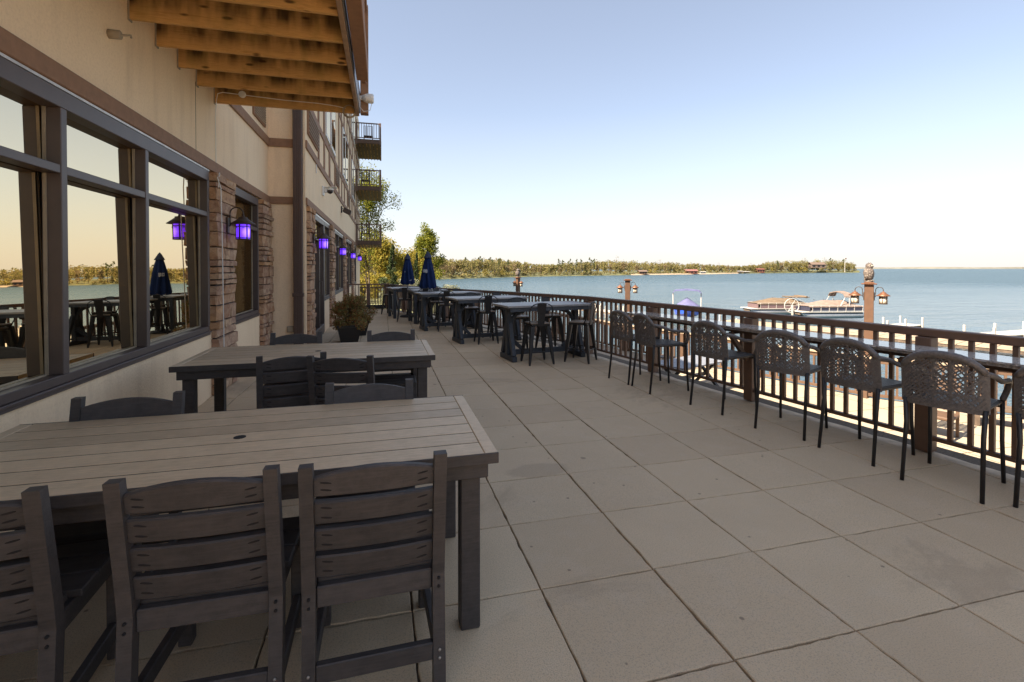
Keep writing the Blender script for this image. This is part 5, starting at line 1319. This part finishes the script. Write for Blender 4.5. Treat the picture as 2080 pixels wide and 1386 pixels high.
pontoon_boat((36.9, 39.2, LAKE+.28), HB+R(2), 'tan_canvas', 'boat_plum', 'boat_plum', 'plum pontoon boat with a tan cover, left of the silver one', False)
t = empty('boat_lift_wheel', (35.6, 36.0, LAKE), HB, 'pale boat lift wheel between the two pontoon boats', 'boat lift')
m = MB(); m.tube([(.65*math.cos(a*PI/10), 0, 1.35+.65*math.sin(a*PI/10)) for a in range(20)], .035, 6, True); m.obj('rim', 'boat_white', t)
for q in range(3): m = MB(); a = q*PI/3; m.tube([(.65*math.cos(a), 0, 1.35+.65*math.sin(a)), (-.65*math.cos(a), 0, 1.35-.65*math.sin(a))], .02, 5); m.obj('spoke', 'boat_white', t)
m = MB(); m.box((0, .1, .6), (.12, .12, 1.6), .01); m.obj('post', 'dock_white', t)
# runabout seen end-on
t = empty('covered_runabout', (26.3, 38.2, LAKE+.15), R(-126), 'small blue boat under a violet cover with a canvas arch, behind the railing', 'boat'); m = MB(); vs = []; fs = []
sec = [(-2.6, 1.15, .25, 1.0), (-1, 1.2, .12, 1.0), (1, 1.1, .1, 1.06), (2.2, .7, .3, 1.14), (2.9, .05, .8, 1.22)]
for x, w_, zb, zt in sec: vs += [(x, -w_, zt), (x, -w_*.85, lerp(zb, zt, .4)), (x, 0, zb), (x, w_*.85, lerp(zb, zt, .4)), (x, w_, zt)]
for i in range(4):
    for c in range(4): fs.append((i*5+c, i*5+c+1, (i+1)*5+c+1, (i+1)*5+c))
    fs.append((i*5+4, i*5, (i+1)*5, (i+1)*5+4))
fs.append((4, 3, 2, 1, 0)); m.add(vs, fs); m.obj('hull', 'boat_blue', t, False)
m = MB(); m.tube([(x, -w_-.02, zt) for x, w_, zb, zt in sec]+[(x, w_+.02, zt) for x, w_, zb, zt in reversed(sec)], .05, 6, True); m.obj('gunwale', 'boat_white', t)
m = MB(); vs = []; fs = []
for i in range(13):
    f = i/12; x = lerp(-2.6, 2.3, f); w_ = 1.2 if f < .7 else lerp(1.2, .7, (f-.7)/.3); rg = 1.08+.85*math.exp(-((f-.38)/.28)**2)
    for j in range(9): g = -1+j/4; vs.append((x, g*w_, lerp(1.04, rg, (1-abs(g))**.9)))
for i in range(12):
    for j in range(8): a = i*9+j; fs.append((a, a+9, a+10, a+1))
m.add(vs, fs); m.obj('cover', 'violet_canvas', t, True)
m = MB(); P = [(-1.25, 2.3), (-1.05, 2.62), (0, 2.72), (1.05, 2.62), (1.25, 2.3), (1.18, 2.36), (.98, 2.52), (0, 2.6), (-.98, 2.52), (-1.18, 2.36)]
m.ext(P, lambda y, z: (-.9, y, z), lambda y, z: (.1, y, z)); m.obj('bimini', 'violet_canvas', t)
for s in (-1, 1): m = MB(); m.tube([(-.4, s*1.2, 2.35), (-.3, s*1.18, 1.05)], .05, 6); m.obj('arch_leg', 'boat_white', t)
def dock(a, b, wd, z, mat, label, piles=3, ph=.55, cat='dock', planks=12):
    a, b = Vector((*a, 0)), Vector((*b, 0)); c = (a+b)/2; L_ = (b-a).length; t = empty('dock', (c.x, c.y, LAKE), math.atan2(b.y-a.y, b.x-a.x), label, cat); h = z-LAKE
    for k in range(planks):
        m = MB(); m.box((-L_/2+(k+.5)*L_/planks, 0, h-.04), (L_/planks-.04, wd, .07), .01); m.obj('deck_section', mat, t)
    for s in (-1, 1):
        m = MB(); m.box((0, s*(wd/2-.08), h-.16), (L_, .08, .16)); m.obj('stringer', 'bark', t)
        for k in range(piles):
            m = MB(); x = -L_/2+.1+k*(L_-.2)/max(1, piles-1); m.box((x, s*(wd/2+.07), (h+ph)/2-.4), (.11, .11, h+ph+.8), .01); m.obj('pile', 'dock_white', t)
dock((34.0, 27.0), (38.7, 27.9), 1.3, -2.68, 'dock_white', 'sunlit white dock right of the tall owl-topped lantern post')
dock((36.3, 22.2), (46, 22.9), 1.4, -2.68, 'dock_white', 'sunlit white dock at the right edge of the photo', 4)
dock((27.6, 34.6), (34.2, 17.2), 2.6, -2.78, 'dock_tan', 'long tan boardwalk lying along the shore in front of the boats', 2, .05, 'boardwalk', 24)
dock((20.2, 47), (21.6, 41), 1.3, -2.6, 'dock_white', 'white dock with pale rails left of the blue boat, seen over the bar tables', 8, .55)
dock((22.8, 43), (25.6, 33.5), 1.5, -2.75, 'dock_tan', 'short tan dock beside the blue covered boat', 3, .5, 'dock')
# ================================================================== LOWER TERRACE: railing and furniture
fr = empty('terrace_fence', (11.4, 9.2, LOW), 0, 'sunlit brown fence along the lake edge of the lower terrace', 'fence')
mm = MB(); mm.box((0, 0, .48), (.045, .045, .80)); fme = mm.mesh('baluster', 'fence_brown'); mm = MB(); mm.box((0, 0, .49), (.13, .13, .98), .008); fpe = mm.mesh('fence_post', 'fence_brown')
for (a, b) in zip(FENCE[:5], FENCE[1:5]):
    a_, b_ = Vector((a[0]-11.4-.12, a[1]-9.2, 0)), Vector((b[0]-11.4-.12, b[1]-9.2, 0)); L_ = (b_-a_).length; an = math.atan2(b_.y-a_.y, b_.x-a_.x)
    m = MB(); m.bar(a_+Vector((0, 0, .98)), b_+Vector((0, 0, .98)), .14, .05, .006); m.obj('top_rail', 'dock_tan', fr)
    m = MB(); m.bar(a_+Vector((0, 0, .90)), b_+Vector((0, 0, .90)), .05, .09, .004); m.obj('upper_rail', 'fence_brown', fr)
    m = MB(); m.bar(a_+Vector((0, 0, .09)), b_+Vector((0, 0, .09)), .05, .07, .004); m.obj('lower_rail', 'fence_brown', fr)
    n = int(L_/.19)
    for k in range(1, n): put('baluster', fme, fr, a_.lerp(b_, k/n), (0, 0, an))
    for k in range(int(L_/2.4)+1): put('fence_post', fpe, fr, a_.lerp(b_, k/max(1, int(L_/2.4))), (0, 0, an))
t = empty('terrace_table', (7.6, 10.9, LOW), R(20), 'slate-topped dark table on the lower terrace, seen through the railing', 'table')
for k in range(5): m = MB(); m.box((0, -.4+k*.2, .74), (1.9, .194, .035), .004); m.obj('plank', 'slate_top', t)
for s in (-1, 1):
    m = MB(); m.bar((s*.7, -.4, 0), (s*.7, .3, .71), .08, .06); m.bar((s*.7, .4, 0), (s*.7, -.3, .71), .079, .061); m.obj('cross_leg', 'black_metal', t)
m = MB(); m.box((0, 0, .36), (1.4, .06, .08)); m.obj('stretcher', 'black_metal', t)
t = empty('iron_chair', (8.3, 13.1, LOW), R(-60), 'black wrought-iron chair with a scrolled back on the lower terrace', 'chair')
m = MB(); m.box((0, 0, .44), (.44, .44, .03), .01); m.obj('seat', 'black_metal', t)
for sx in (-1, 1):
    for sy in (-1, 1): m = MB(); m.tube([(sx*.2, sy*.2, .43), (sx*.22, sy*.22, 0)], .013, 5); m.obj('leg', 'black_metal', t)
m = MB(); m.tube([(-.21, -.2, .44), (-.23, -.26, .9), (0, -.28, 1.0), (.23, -.26, .9), (.21, -.2, .44)], .014, 5); m.obj('back_frame', 'black_metal', t)
m = MB()
for cx in (-.1, .1):
    for cz in (.55, .68, .81): m.tube([(cx+(.06-.004*q)*math.cos(q*.7), -.24, cz+(.06-.004*q)*math.sin(q*.7)) for q in range(13)], .008, 4)
m.obj('scrollwork', 'black_metal', t)
t = empty('woven_armchair', (10.0, 6.75, LOW), R(112), 'brown perforated armchair on the sunny lower terrace', 'chair')
m = MB(); m.box((0, 0, .40), (.55, .52, .06), .015); m.obj('seat', 'fence_brown', t)
for k in range(7): m = MB(); m.box((0, -.27-.012*k, .52+k*.075), (.54, .02, .05)); m.obj('back_strip', 'fence_brown', t)
for k in range(6): m = MB(); m.bar((-.25+k*.1, -.262, .46), (-.25+k*.1, -.355, 1.02), .018, .04); m.obj('back_upright', 'fence_brown', t)
for sx in (-1, 1):
    m = MB(); m.box((sx*.29, -.02, .62), (.05, .56, .03), .008); m.obj('arm', 'fence_brown', t)
    for sy in (-1, 1): m = MB(); m.box((sx*.25, sy*.22, .31), (.045, .045, .62)); m.obj('leg', 'fence_brown', t)
t = empty('terrace_bench', (12.0, 6.6, LOW), R(-52), 'low slatted bench on the lower terrace by the fence', 'bench')
for k in range(4): m = MB(); m.box((0, -.2+k*.13, .36), (1.6, .115, .035), .004); m.obj('slat', 'bark', t)
for sx in (-1, 1): m = MB(); m.box((sx*.65, 0, .17), (.08, .46, .34), .006); m.obj('leg', 'bark', t)
